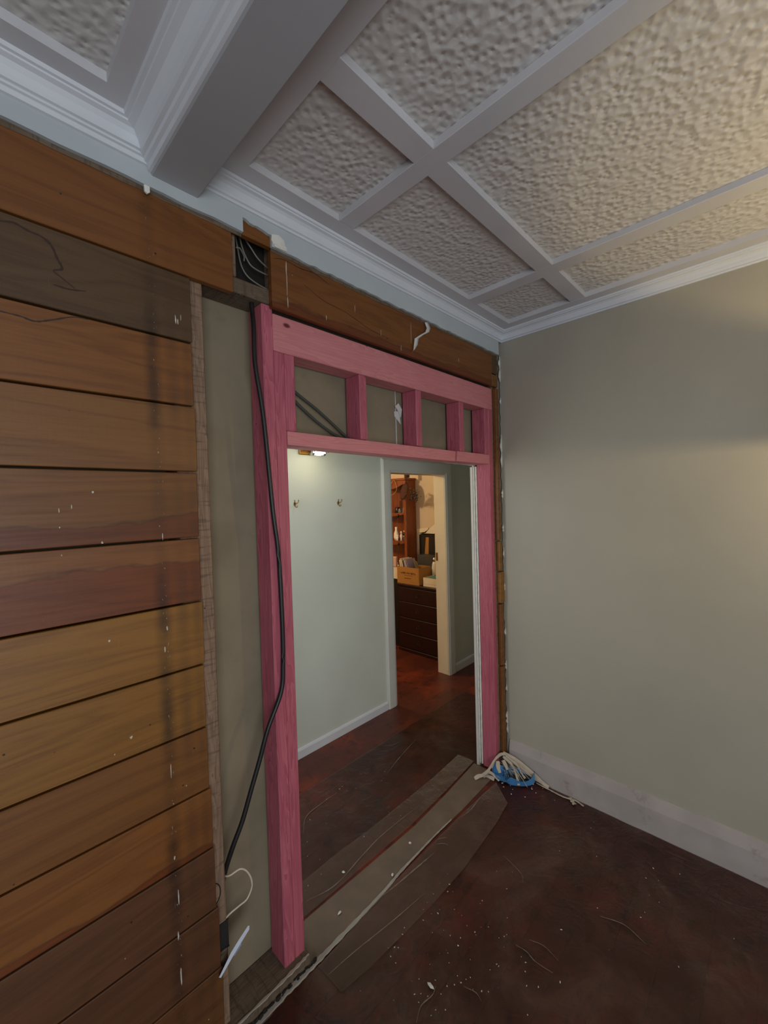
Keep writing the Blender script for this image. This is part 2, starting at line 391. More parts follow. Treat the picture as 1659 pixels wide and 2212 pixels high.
# --- wall with the opening: old horizontal boards (one mesh, boards are its surface)
TONES = {'a': srgb(178, 104, 52), 'b': srgb(132, 92, 66), 'c': srgb(188, 112, 56), 'd': srgb(184, 116, 66), 'e': srgb(176, 108, 58), 'f': srgb(186, 110, 58),
         'g': srgb(206, 134, 60), 'h': srgb(198, 128, 58), 'i': srgb(178, 108, 54), 'j': srgb(186, 110, 54), 'k': srgb(142, 86, 62), 'l': srgb(138, 82, 58), 'm': srgb(150, 90, 54)}
TONES = {k: (v[0]*.40, v[1]*.44, v[2]*.31, 1) for k, v in TONES.items()}
EDG = [2.766, 2.574, 2.376, 2.183, 1.996, 1.803, 1.609, 1.419, 1.227, 1.036, .846, .660, .468, .277, .086, -.0]
END = [None, -1.722, -1.858, -1.8605, -1.8575, -1.8605, -1.861, -1.859, -1.862, -1.8605, -1.8555, -1.853, -1.846, -1.842, -1.846]
TN = ['j', 'a', 'b', 'c', 'd', 'e', 'f', 'g', 'h', 'i', 'j', 'k', 'l', 'm', 'l']
HW = [0, 0, 0, 0, 0, .055, .12, 0, 0, 0, .02, 0, 0, 0, 0]
bm = bmesh.new(); T = bm.loops.layers.float_color.new('tone'); R_ = bm.faces.layers.float.new('rnd'); H_ = bm.faces.layers.float.new('hw'); V_ = bm.verts.layers.float.new('vz')
def board(x0, x1, z0, z1, tone, hw=0, y0=0., y1=.022, tilt=0):
    g = .0030; old = set(bm.faces); vs = box(bm, (x0, y0, z0+g), (x1, y1, z1-g), .0018)
    rnd = random.random()
    for v in vs: v[V_] = v.co.z-z0; v.co.z += tilt*(v.co.x-x0)
    for f in set(bm.faces)-old:
        f[R_] = rnd; f[H_] = hw
        for lp in f.loops: lp[T] = TONES[tone]
for i in range(1, 15): board(-4.5, END[i], EDG[i+1], EDG[i], TN[i], HW[i])
board(-4.5, -.03, 2.574, 2.69, 'j')                       # board row behind the lining strip
board(-1.583, -.098, 2.375, 2.574, 'a', .03)               # row over the opening
board(-.096, -.030, 2.374, 2.450, 'd'); board(-.096, -.030, 2.450, 2.574, 'b')
# stubs left in the corner
board(-.058, -.024, 1.44, 2.372, 'e'); board(-.052, -.018, 1.250, 1.436, 'h'); board(-.054, -.004, 1.050, 1.246, 'g', 0, -.004)
board(-.052, -.012, .66, 1.046, 'i'); board(-.052, -.014, .09, .656, 'i')
wl = build('wall_left', bm, M['boards']); struct(wl, 'wall of old bare horizontal timber boards')

# painted lining strip left along the top of the boards
bm = bmesh.new()
def lining(xa, xb, za, zb, seed, n=40, amp=.0025):
    xs, js = jag(xa, xb, n, amp, seed); lo = [(x, -.012, za+(zb-za)*i/n+j) for i, (x, j) in enumerate(zip(xs, js))]
    prism(bm, lo+[(xb, -.012, 2.72), (xa, -.012, 2.72)], .0115, (0, 1, 0))
lining(-4.5, -1.688, 2.575, 2.579, 1, 60); lining(-1.688, -1.584, 2.622, 2.611, 2, 8); lining(-1.584, -.03, 2.576, 2.571, 3, 60, .003)
build('lining_strip', bm, M['strip'], wl)
bm = bmesh.new()                                           # thin grey-brown line under the strip
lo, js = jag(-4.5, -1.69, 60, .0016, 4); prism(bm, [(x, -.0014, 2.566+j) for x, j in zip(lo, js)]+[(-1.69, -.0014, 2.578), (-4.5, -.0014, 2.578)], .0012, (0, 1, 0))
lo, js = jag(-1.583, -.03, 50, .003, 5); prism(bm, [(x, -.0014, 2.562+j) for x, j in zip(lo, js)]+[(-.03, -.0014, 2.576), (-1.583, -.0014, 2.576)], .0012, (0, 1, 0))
build('strip_foot_line', bm, M['oldx'], wl)
bm = bmesh.new()                                           # broken plaster at the notch
prism(bm, [(-1.586, -.0125, 2.613), (-1.558, -.0125, 2.621), (-1.538, -.0125, 2.612), (-1.535, -.0125, 2.594), (-1.529, -.0125, 2.592), (-1.527, -.0125, 2.577), (-1.575, -.0125, 2.576), (-1.588, -.0125, 2.594)], .004, (0, -1, 0))
prism(bm, [(-1.580, -.0155, 2.603), (-1.556, -.0155, 2.610), (-1.545, -.0155, 2.592), (-1.556, -.0155, 2.580), (-1.577, -.0155, 2.584)], .003, (0, -1, 0))
prism(bm, [(-1.975, -.014, 2.577), (-1.961, -.014, 2.577), (-1.961, -.014, 2.562), (-1.967, -.014, 2.556), (-1.974, -.014, 2.560)], .006, (0, 1, 0))
build('torn_plaster', bm, M['gibedge'], wl)
GRAIN = [([(-2.30, 2.352), (-2.269, 2.351), (-2.246, 2.357), (-2.222, 2.35), (-2.198, 2.347), (-2.18, 2.334), (-2.17, 2.308), (-2.161, 2.286), (-2.178, 2.275), (-2.161, 2.263), (-2.138, 2.247)], .0028), ([(-2.18, 2.242), (-2.15, 2.241), (-2.115, 2.248)], .0025),
         ([(-2.30, 2.152), (-2.277, 2.149), (-2.244, 2.148), (-2.216, 2.144), (-2.184, 2.157), (-2.145, 2.175), (-2.113, 2.178)], .0022), ([(-1.572, 2.545), (-1.53, 2.556), (-1.46, 2.552), (-1.40, 2.558), (-1.33, 2.54)], .0018), ([(-1.45, 2.50), (-1.36, 2.47), (-1.25, 2.46), (-1.12, 2.43), (-1.0, 2.42)], .0015)]
M['grain'] = plain('dark_wood_figure', srgb(52, 30, 18), .5, var=.3, scale=60)
# plaster drips on the boards
bm = bmesh.new()
for x, z, l, w in ((-1.522, 2.48, .10, .0035), (-1.521, 2.415, .05, .004), (-1.523, 2.53, .05, .005), (-1.903, 2.24, .028, .005), (-1.897, 2.236, .016, .004), (-1.888, 2.25, .02, .002), (-1.965, .47, .03, .006), (-1.966, .70, .012, .005),
                   (-2.19, 1.70, .012, .003), (-2.165, 1.71, .012, .003), (-2.12, 1.745, .007, .006), (-2.31, 1.56, .008, .008), (-2.19, 1.66, .006, .004), (-2.105, 1.615, .007, .007), (-2.06, 1.09, .01, .009), (-2.1, 1.36, .006, .007),
                   (-.846, 2.49, .10, .002), (-.92, 2.40, .03, .003), (-1.05, 2.43, .03, .002), (-1.2, 2.49, .03, .002), (-1.35, 2.41, .02, .003), (-.45, 2.45, .02, .004), (-1.962, 1.62, .02, .003), (-1.968, 1.30, .02, .004), (-1.96, 1.36, .015, .005), (-1.966, .95, .05, .003), (-1.96, .58, .05, .004), (-1.962, .35, .06, .005)):
    poly = [];
    for i in range(9):
        a = 2*math.pi*i/9; q = 1+random.uniform(-.3, .3); poly.append((x+w*.36*math.cos(a)*q, -.0006, z+l*.45*math.sin(a)*q))
    prism(bm, poly, .0014, (0, 1, 0))
build('plaster_splash', bm, M['white_paint'], wl)
for pts, w in GRAIN:
    bm = bmesh.new(); P = smoothpath([(x, 0, z) for x, z in pts], 5); prev = None
    for i_, p in enumerate(P):
        d = (P[min(i_+1, len(P)-1)]-P[max(i_-1, 0)]).normalized(); nn = Vector((-d.z, 0, d.x))*w*(.5+.5*math.sin(math.pi*i_/(len(P)-1)))*random.uniform(.6, 1.2)
        cur = [bm.verts.new(p+nn-Vector((0, .0003, 0))), bm.verts.new(p-nn-Vector((0, .0003, 0)))]
        if prev: bm.faces.new((prev[0], prev[1], cur[1], cur[0]))
        prev = cur
    build('grain_mark', bm, M['grain'], wl)

# sheet on the hall side, its bare back seen through the opened wall
bm = bmesh.new()
def sheet(x0, x1, z0, z1, y0=.130, y1=.142): box(bm, (x0, y0, z0), (x1, y1, z1))
sheet(-4.5, -1.55, .038, 2.7); prism(bm, [(-1.55, .130, 1.936), (-.44, .130, 1.916), (-.44, .130, 2.7), (-1.55, .130, 2.7)], .012, (0, 1, 0)); prism(bm, [(-.437, .1315, 1.916), (-.10, .1315, 1.911), (-.10, .1315, 2.7), (-.437, .1315, 2.7)], .0105, (0, 1, 0)); sheet(-.10, 2.6, .03, 2.7)
gb = build('wall_hall_side', bm, M['gib']); struct(gb, 'bare grey-brown back of the hall lining sheet')
B('hall_face', (-4.5, .1425, 0), (-1.55, .150, 2.7), M['hall'], gb, 0); B('hall_face', (-1.55, .1425, 1.937), (-.10, .150, 2.7), M['hall'], gb, 0); B('hall_face', (-.10, .1425, 0), (2.6, .150, 2.7), M['hall'], gb, 0)
bm = bmesh.new(); xs, js = jag(-1.55, -.10, 60, .0016, 9)
prism(bm, [(x, .1285, 1.933-.0165*(x+1.55)+j) for x, j in zip(xs, js)]+[(-.10, .1285, 1.9135), (-1.55, .1285, 1.938)], .023, (0, 1, 0)); build('cut_edge', bm, M['gibedge'], gb)
bm = bmesh.new()
for ya, yb, xo, sd in ((.118, .1275, -.1035, 11), (.1335, .1415, -.104, 12)):
    zs, js = jag(.02, 1.90, 90, .0012, sd)
    prism(bm, [(xo+j, ya, z) for z, j in zip(zs, js)]+[(-.098, ya, 1.90), (-.098, ya, .02)], yb-ya, (0, 1, 0))
build('cut_edge', bm, M['gibedge'], gb)
B('side_bead', (-.106, .146, 0), (-.09, .163, 1.90), M['trimcream'], gb)
bm = bmesh.new()                                            # faint factory stamp, too worn to read
for z0 in (2.195, 2.177, 2.169, 2.140, 2.112, 2.098, 2.085, 2.072, 2.049, 2.039, 2.030, 2.010, 1.998, 1.990, 1.978):
    xx = -.455+random.uniform(-.001, .001)
    for s in range(2): box(bm, (xx+random.uniform(0, .004), .1306, z0+s*.005-.002), (xx+random.uniform(.007, .011), .1312, z0+s*.005+random.uniform(0, .0015)))
build('faded_stamp', bm, M['stamp'], gb)

# --- right wall with skirting
bm = bmesh.new(); zs, js = jag(.0, 2.70, 120, .0035, 21)
prism(bm, [(0, .004+j, z) for z, j in zip(zs, js)]+[(0, YB, 2.70), (0, YB, 0)], .012, (1, 0, 0))
box(bm, (.012, YB, 0), (.10, .118, 2.74))
wr = build('wall_right', bm, M['wall']); struct(wr, 'sage grey painted wall')
bm = bmesh.new()                                            # torn paper and plaster down the corner
rr = random.Random(5)
for z, h, w in ((2.535, .035, .012), (2.46, .045, .014), (2.30, .02, .006), (2.03, .06, .011), (1.94, .05, .008), (1.735, .018, .010), (1.715, .015, .008), (1.52, .015, .009), (1.50, .01, .006), (1.36, .03, .004), (1.145, .022, .012), (.865, .022, .010), (.66, .02, .007), (.64, .015, .008), (.51, .018, .006), (.50, .01, .005), (.335, .022, .016), (.30, .02, .012), (.25, .03, .005)):
    poly = [(.0005-w*abs(math.sin(math.pi*i/8))*rr.uniform(.6, 1.15)-.001, -.004-.002*math.cos(i), z-h+2*h*i/8) for i in range(9)]+[(.001, -.004, z+h), (.001, -.004, z-h)]
    prism(bm, poly, .006, (0, 1, 0))
build('torn_corner_plaster', bm, M['gibedge'], wr)
bm = bmesh.new(); profile_run(bm, [(0, 0), (.016, 0), (.017, .13), (.011, .160), (.006, .188), (0, .190)], (0, -.018, 0), (0, YB, 0), (-1, 0, 0))
bs = build('baseboard_right', bm, M['skirt']); struct(bs, 'white painted skirting board')

# --- ceilings: embossed panels with flat battens
def ceiling_part(name, x0, x1, y0, y1, xb, yb, border):
    c = B(name, (x0, y0, ZP), (x1, y1, ZP+.04), M['emboss'], bev=0)
    bm = bmesh.new(); bl, br_, bt = border
    box(bm, (x0, y1-bt, ZC), (x1, y1, ZP+.001)); box(bm, (x0, y0, ZC), (x0+bl, y1-bt, ZP+.001)); box(bm, (x1-br_, y0, ZC), (x1, y1-bt, ZP+.001))
    for a, b in xb: box(bm, (a, y0, ZC), (b, y1-bt, ZP+.001), .002)
    for a, b in yb: box(bm, (x0+bl, a, ZC+.0003), (x1-br_, b, ZP+.001), .002)
    build('ceiling_batten', bm, M['ceilflat'], c); return c
c1 = ceiling_part('ceiling', -1.828, .012, YB, .0, [(-1.374, -1.305), (-.527, -.450)], [(-.539, -.464), (-1.40, -1.325), (-2.25, -2.175)], (.106, .119, .119))
struct(c1, 'white embossed ceiling with flat battens')
c2 = ceiling_part('ceiling_left', -4.6, -1.957, YB, .0, [(-3.3, -3.23)], [(-1.9, -1.83)], (.1, .120, .113))
struct(c2, 'embossed ceiling left of the beam')
hall_c = B('ceiling_hall', (-4.6, .15, 2.62), (2.6, 3.6, 2.66), M['ceilflat'], bev=0); struct(hall_c, 'hall ceiling')
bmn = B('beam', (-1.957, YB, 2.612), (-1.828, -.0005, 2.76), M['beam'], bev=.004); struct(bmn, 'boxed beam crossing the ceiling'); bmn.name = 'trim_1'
CR = [(0, 2.650), (.007, 2.650), (.009, 2.656), (.007, 2.658), (.014, 2.660), (.016, 2.665), (.0175, 2.675), (.022, 2.684), (.030, 2.690), (.041, 2.692), (.042, 2.696), (.048, 2.697), (.050, 2.7055), (0, 2.7055)]
CL = [(0, 2.629), (.008, 2.630), (.010, 2.641), (.007, 2.643), (.014, 2.645), (.015, 2.650), (.012, 2.652), (.020, 2.654), (.021, 2.664), (.025, 2.676), (.033, 2.686), (.044, 2.690), (.045, 2.694), (.052, 2.695), (.053, 2.7055), (0, 2.7055)]
CB = [(-.0, 2.617), (.007, 2.618), (.010, 2.629), (.007, 2.631), (.017, 2.634), (.020, 2.641), (.017, 2.643), (.028, 2.646), (.030, 2.658), (.036, 2.673), (.047, 2.686), (.062, 2.690), (.063, 2.694), (.072, 2.695), (.074, 2.7055), (0, 2.7055)]
bm = bmesh.new(); profile_run(bm, CR, (-1.828, -.012, 0), (-.0, -.012, 0), (0, -1, 0), 0, 1); profile_run(bm, CR, (0, -.012, 0), (0, YB, 0), (-1, 0, 0), 1, 0)
struct(build('trim_2', bm, M['white']), 'white moulded cornice of the right room')
bm = bmesh.new(); profile_run(bm, CL, (-4.6, -.012, 0), (-1.957, -.012, 0), (0, -1, 0), 0, 1.35); profile_run(bm, CB, (-1.957, -.012, 0), (-1.957, YB, 0), (-1, 0, 0), .72, 0)
struct(build('trim_3', bm, M['white']), 'white moulded cornice left of the beam')

# ================================================================== HALL
bm = bmesh.new()
HY = 1.080; box(bm, (-4.5, HY, 0), (.135, 1.20, 2.62)); box(bm, (.135, HY, 1.940), (.895, 1.20, 2.62)); box(bm, (.895, HY, 0), (2.6, 1.20, 2.62))
hw_ = build('wall_hall', bm, M['hall']); struct(hw_, 'pale hall wall with two coat hooks')
B('wall_hall_end', (2.6, .15, 0), (2.7, 3.6, 2.62), M['hall'], bev=0)['kind'] = 'structure'
bm = bmesh.new(); profile_run(bm, [(0, 0), (.013, 0), (.013, .052), (.008, .064), (0, .066)], (-4.5, HY, 0), (.030, HY, 0), (0, -1, 0))
struct(build('baseboard_hall_left', bm, M['white']), 'white hall skirting left of the doorway')
bm = bmesh.new(); profile_run(bm, [(0, 0), (.013, 0), (.013, .066), (.008, .080), (0, .082)], (1.0, HY, 0), (2.6, HY, 0), (0, -1, 0))
struct(build('baseboard_hall_right', bm, M['white']), 'white hall skirting right of the doorway')
# door architraves + jamb, mitred
AP = [(0, 0), (.104, 0), (.104, .012), (.092, .020), (.020, .020), (.010, .014), (0, .012)]   # (across from opening edge, thickness)
bm = bmesh.new()
def arch(pts_in, dirs):
    rows = []
    for (x, z), (dx, dz) in zip(pts_in, dirs): rows.append([bm.verts.new((x+dx*a, HY-t, z+dz*a)) for a, t in AP])
    fs = []
    for r0, r1 in zip(rows, rows[1:]):
        for i in range(len(AP)): fs.append(bm.faces.new((r0[i], r0[(i+1) % len(AP)], r1[(i+1) % len(AP)], r1[i])))
    fs.append(bm.faces.new(rows[0])); fs.append(bm.faces.new(rows[-1][::-1])); bmesh.ops.recalc_face_normals(bm, faces=fs)
arch([(.137, 0), (.137, 1.937), (.893, 1.937), (.893, 0)], [(-1, 0), (-1, 1.08), (1, 1.08), (1, 0)])
dr = build('door_1', bm, M['doorwhite']); struct(dr, 'white door architrave in the hall')
bm = bmesh.new(); box(bm, (.117, HY-.002, 0), (.137, 1.205, 1.957)); box(bm, (.893, HY-.002, 0), (.913, 1.205, 1.957)); box(bm, (.137, HY-.002, 1.937), (.893, 1.205, 1.957))
build('door_jamb', bm, M['jamb'], dr)
bm = bmesh.new(); box(bm, (.8915, 1.175, 1.105), (.8935, 1.198, 1.185)); box(bm, (.889, 1.180, 1.13), (.892, 1.194, 1.16)); build('strike_plate', bm, M['brass'], dr)

# ================================================================== FAR ROOM shell
FX = 1.570
struct(B('wall_far_room', (FX, 1.20, 0), (FX+.1, 3.6, 2.62), M['farwall'], bev=0), 'warm beige wall of the far room')
struct(B('wall_far_end', (-1.2, 3.5, 0), (2.6, 3.6, 2.62), M['farwall'], bev=0), 'end wall of the far room')
struct(B('wall_far_side', (-1.3, 1.20, 0), (-1.2, 3.6, 2.62), M['farwall'], bev=0), 'side wall of the far room')

# ================================================================== PINK DOORWAY FRAME
YF, YK = .025, .115
fr = thing('door_frame', (-.83, .07, 0), 'new pink treated timber framing round the wide opening, with four small cavities above', 'door frame')
def stud(name, x0, x1, z0, z1, y0=YF, y1=YK, mat='pink'): return B(name, (x0, y0, z0), (x1, y1, z1), M[mat], fr, .003)
stud('stud', -1.611, -1.5685, .046, 2.392); stud('trimmer_stud', -1.5675, -1.526, .046, 2.2395, YF+.0005)
stud('header', -1.568, -.060, 2.240, 2.3695, YF, YK, 'pinkx')
bm = bmesh.new(); prism(bm, [(-1.5255, YF-.001, 1.914), (-.474, YF-.001, 1.907), (-.466, YF-.001, 1.962), (-1.5255, YF-.001, 1.962)], .09, (0, 1, 0)); build('sill', bm, M['pinkx'], fr)
bm = bmesh.new(); prism(bm, [(-.455, YF+.0005, 1.909), (-.106, YF+.0005, 1.909), (-.106, YF+.0005, 1.964), (-.446, YF+.0005, 1.964)], .09, (0, 1, 0)); build('sill', bm, M['pinkx'], fr)
stud('jack_stud', -1.5255, -1.484, 1.9635, 2.2395)
for a, b in ((-1.163, -1.122), (-.790, -.748), (-.416, -.373), (-.149, -.1065)): stud('jack_stud', a, b, 1.9655, 2.2395, YF+.001)
stud('stud', -.1055, -.0625, .012, 2.2395)
B('packer', (-.106, YF+.004, 1.87), (-.1045, YK-.01, 1.905), M['pink'], fr, 0)

# ================================================================== OLD FRAMING
o = lift(B('wall_stud', (-1.905, .0235, .05), (-1.812, .1285, 2.384), M['old'], bev=.004)); tag(o, 'rough-sawn weathered wall stud exposed beside the board ends', 'stud')
ring = bpy.data.objects.new('dummy', None); bpy.data.objects.remove(ring)
bm = bmesh.new()
for i in range(2): pass
tube(bm, [(-1.852+.022*math.cos(a), .0228, .492+.034*math.sin(a)) for a in [math.radians(-80+i*16) for i in range(11)]], .0016, 6, 2)
build('knot_ring', bm, M['dark'], o)
bm = bmesh.new(); bmesh.ops.create_circle(bm, cap_ends=True, radius=.030, segments=24)
for v in bm.verts: v.co = Vector((-1.852+v.co.x*.68, .0229, .492+v.co.y))
build('knot', bm, M['old'], o)
o = lift(B('top_plate', (-4.4, .0235, 2.3945), (-.0, .128, 2.444), M['oldx'], bev=.003)); tag(o, 'dark weathered timber plate running above the pink frame', 'timber plate')
for x in (-1.79, -1.745, -1.68):
    bm = bmesh.new(); tube(bm, [(x-.012, .03, 2.3945), (x, .026, 2.399), (x+.012, .03, 2.3945)], .0022, 6, 4); build('old_nail', bm, M['dark'], o)
o = lift(B('bottom_plate', (-4.4, .003, .0), (-1.519, .1285, .045), M['oldx'], bev=.003)); tag(o, 'dusty timber bottom plate under the pink post', 'timber plate')
o = lift(B('wall_stud', (-1.742, .0235, 2.446), (-1.698, .1285, 2.70), M['old'], bev=.003)); tag(o, 'short brown stud beside the dark cavity above the frame', 'stud')
o = lift(B('wall_stud', (-.0595, .0245, .01), (.0, .1165, 2.39), M['old'], bev=.002)); tag(o, 'old corner stud behind the torn board stubs', 'stud')
o = lift(B('wall_stud', (-1.552, .0235, 2.446), (-1.50, .1285, 2.70), M['old'], bev=.003)); tag(o, 'dark stud at the right of the cable cavity', 'stud')
o = lift(B('cavity_shade_backing', (-1.697, .092, 2.446), (-1.553, .1285, 2.70), M['dark'], bev=.003)); tag(o, 'dark backing added in place of shade at the back of the cable cavity', 'dark backing')  # added near-black backing, stands in for the shade inside the cavity
# cables in the cavity over the frame
for pts, lab in (([(-1.665, .06, 2.70), (-1.655, .055, 2.62), (-1.625, .05, 2.575), (-1.59, .05, 2.545), (-1.50, .06, 2.52)], 'upper grey cable curving through the dark cavity above the frame'),
                 ([(-1.67, .07, 2.70), (-1.662, .06, 2.60), (-1.645, .05, 2.535), (-1.61, .05, 2.512), (-1.50, .06, 2.515)], 'middle grey cable sagging inside the dark cavity'),
                 ([(-1.68, .08, 2.70), (-1.668, .07, 2.58), (-1.655, .06, 2.50), (-1.61, .055, 2.468), (-1.50, .06, 2.458)], 'lowest grey cable sagging inside the dark cavity'),
                 ([(-1.692, .03, 2.545), (-1.675, .035, 2.549), (-1.655, .05, 2.540), (-1.65, .06, 2.53)], 'short stub of cable at the left of the dark cavity')):
    bm = bmesh.new(); tube(bm, pts, .0028, 6); tag(lift(build('cable', bm, plain('cavity_cable', srgb(120, 116, 104), .5), smooth=True)), lab, 'cable')

# black cable down the post
bm = bmesh.new()
tube(bm, [(-1.63, .060, 2.45), (-1.632, .050, 2.36), (-1.640, .030, 2.30), (-1.646, .018, 2.17), (-1.626, .012, 1.997), (-1.603, .012, 1.685), (-1.586, .013, 1.524), (-1.580, .014, 1.281), (-1.583, .014, 1.136),
          (-1.596, .012, 1.043), (-1.650, .014, .936), (-1.683, .018, .841), (-1.716, .022, .752), (-1.748, .026, .665), (-1.780, .034, .593), (-1.800, .05, .520), (-1.804, .08, .44)], .0078, 10)
tag(lift(build('cable', bm, M['black'], smooth=True)), 'thick black cable hanging down the left pink post', 'cable')
bm = bmesh.new(); tube(bm, [(-1.806, .05, .505), (-1.795, .03, .512), (-1.763, .02, .518), (-1.738, .018, .488), (-1.726, .02, .440), (-1.743, .022, .404), (-1.772, .02, .402), (-1.800, .02, .400), (-1.815, .03, .385)], .0030, 8)
tag(lift(build('cable', bm, M['ivory'], smooth=True)), 'thin ivory cable looped beside the weathered stud near the floor', 'cable')
# flush box on the stud
t = thing('wall_box', (-1.83, .02, .29), 'dark metal flush box fixed low on the weathered stud', 'junction box')
bm = bmesh.new(); box(bm, (-1.811, .024, .300), (-1.809, .085, .385)); box(bm, (-1.850, .020, .384), (-1.809, .085, .386)); box(bm, (-1.850, .020, .298), (-1.809, .085, .300)); box(bm, (-1.850, .022, .30), (-1.811, .0232, .384)); build('body', bm, M['metalbox'], t)
bm = bmesh.new(); box(bm, (-1.845, .016, .287), (-1.818, .021, .302), .001); build('lug', bm, M['oldx'], t)
# white faceplate seen edge-on
q = Matrix.Rotation(math.radians(-31), 3, 'Y')
t = thing('socket_plate', (-1.805, .0, .27), 'white plastic socket faceplate hanging edge-on beside the flush box', 'socket plate')
bm = bmesh.new()
prism(bm, [(-1.862, -.018, .270), (-1.856, -.018, .264), (-1.812, -.018, .302), (-1.760, -.018, .340), (-1.759, -.018, .352), (-1.764, -.018, .355), (-1.795, -.018, .335), (-1.822, -.018, .315)], .062, (.287, .641, -.712)); build('plate', bm, M['socket'], t)
bm = bmesh.new(); prism(bm, [(-1.812, -.0195, .297), (-1.786, -.0195, .314), (-1.790, -.0195, .318), (-1.815, -.0195, .300)], .002, (0, 1, 0)); build('terminal_block', bm, plain('grey_terminal', srgb(140, 145, 165), .5), t)
# cables in the first cavity of the frame
for pts, lab in (([(-1.52, .1, 2.185), (-1.434, .1, 2.131), (-1.321, .1, 2.071), (-1.185, .1, 1.985), (-1.165, .1, 1.972)], 'upper dark cable crossing the left cavity of the pink frame'),
                 ([(-1.52, .1, 2.165), (-1.435, .1, 2.095), (-1.345, .1, 2.035), (-1.262, .1, 1.993), (-1.200, .1, 1.972)], 'lower dark cable sagging across the left cavity of the pink frame')):
    bm = bmesh.new(); tube(bm, pts, .0062, 8); tag(lift(build('cable', bm, M['grey_cable'], smooth=True)), lab, 'cable')
# torn paper in the second cavity
bm = bmesh.new()
prism(bm, [(-.840, .118, 2.168), (-.815, .118, 2.186), (-.790, .118, 2.158), (-.800, .118, 2.118), (-.812, .118, 2.142)], .004, (0, 1, 0))
prism(bm, [(-.842, .124, 2.142), (-.805, .124, 2.150), (-.795, .124, 2.085), (-.815, .124, 2.10), (-.838, .124, 2.118)], .003, (0, 1, 0))
prism(bm, [(-.829, .127, 2.20), (-.825, .127, 2.20), (-.824, .127, 1.97), (-.829, .127, 1.97)], .002, (0, 1, 0))
prism(bm, [(-.829, .1275, 2.245), (-.826, .1275, 2.245), (-.824, .1275, 2.19), (-.828, .1275, 2.19)], .0015, (0, 1, 0))
tag(lift(build('torn_paper', bm, M['whitetorn'])), 'torn white paper flap stuck to the sheet in the second cavity', 'paper')
# curl of torn tape over the boards
bm = bmesh.new()
rows = []
for x, y, z, w in ((-.743, -.014, 2.562, .013), (-.748, -.030, 2.528, .014), (-.772, -.040, 2.500, .014), (-.805, -.034, 2.480, .013), (-.826, -.018, 2.462, .015), (-.826, -.012, 2.435, .014), (-.833, -.008, 2.412, .006), (-.842, -.004, 2.400, .003)):
    rows.append((Vector((x, y, z)), w))
vv = [[bm.verts.new(p+Vector((-w, 0, -.004))), bm.verts.new(p+Vector((w, 0, .004))), bm.verts.new(p+Vector((w, .0015, .004))), bm.verts.new(p+Vector((-w, .0015, -.004)))] for p, w in rows]
for a, b in zip(vv, vv[1:]):
    for j in range(4): bm.faces.new((a[j], a[(j+1) % 4], b[(j+1) % 4], b[j]))
bm.faces.new(vv[0]); bm.faces.new(vv[-1][::-1])
tag(lift(build('torn_tape', bm, M['whitetorn'], smooth=True)), 'curl of torn white jointing tape hanging over the boards above the opening', 'tape')

# ================================================================== HALL FITTINGS
def hook(x, z, lab):
    t = thing('coat_hook', (x, HY-.02, z-.03), lab, 'coat hook', None)
    bm = bmesh.new(); lathe(bm, (0, 0, 0), [(0.0001, 0), (.006, 0), (.008, .003), (.0001, .004)], 12)
    for v in bm.verts: v.co = Vector((x+v.co.x, HY-.0005-v.co.z, z+v.co.y*1.8))
    build('plate', bm, M['brass'], t)
    for s in (-1, 1):
        bm = bmesh.new(); tube(bm, [(x, HY-.004, z+.002), (x+s*.008, HY-.018, z+.004), (x+s*.014, HY-.026, z+.014), (x+s*.015, HY-.027, z+.020)], .0026, 8)
        lathe(bm, (x+s*.015, HY-.027, z+.019), [(.0001, 0), (.004, .002), (.0045, .005), (.0001, .009)], 8); build('prong', bm, M['brass'], t, True)
    bm = bmesh.new(); tube(bm, [(x, HY-.004, z-.004), (x, HY-.014, z-.018), (x+.002, HY-.026, z-.022), (x+.004, HY-.030, z-.012)], .0026, 8); build('prong', bm, M['brass'], t, True)
hook(-.799, 1.700, 'small brass coat hook on the hall wall, nearer the pink post')
hook(-.426, 1.698, 'small brass coat hook on the hall wall, nearer the inner doorway')
t = thing('wall_light', (-.70, HY, 2.0), 'lit chrome and frosted glass light on the hall wall under the frame sill', 'light')
LY = HY-.10
bm = bmesh.new(); tube(bm, [(-.765, LY, 2.062), (-.60, LY, 2.062)], .011, 12, 1); build('bar', bm, M['chrome'], t, True)
bm = bmesh.new(); lathe(bm, (0, 0, 0), [(.0001, -.042), (.018, -.040), (.024, -.02), (.025, 0), (.024, .02), (.018, .040), (.0001, .042)], 20)
for v in bm.verts: v.co = Vector((-.675+v.co.z, LY-.01+v.co.x, 2.042+v.co.y))
build('lamp_shade', bm, M['glow'], t, True)
for x in (-.722, -.630):
    bm = bmesh.new(); lathe(bm, (0, 0, 0), [(.0001, -.004), (.028, -.004), (.028, .004), (.0001, .004)], 20)
    for v in bm.verts: v.co = Vector((x+v.co.z, LY-.01+v.co.x, 2.042+v.co.y))
    build('collar', bm, M['chrome'], t, True)
bm = bmesh.new(); box(bm, (-.755, HY-.02, 2.03), (-.61, HY-.0005, 2.09), .004); tube(bm, [(-.68, HY-.01, 2.062), (-.68, LY, 2.062)], .008, 8, 1); build('base_plate', bm, M['brass'], t)
bm = bmesh.new(); tube(bm, [(-.765, LY, 2.062), (-.79, LY, 2.05)], .013, 10, 1); build('end_cap', bm, M['brass'], t, True)
bm = bmesh.new(); tube(bm, [(-.60, LY, 2.062), (-.575, LY, 2.052)], .010, 10, 1); build('end_cap', bm, M['brass'], t, True)

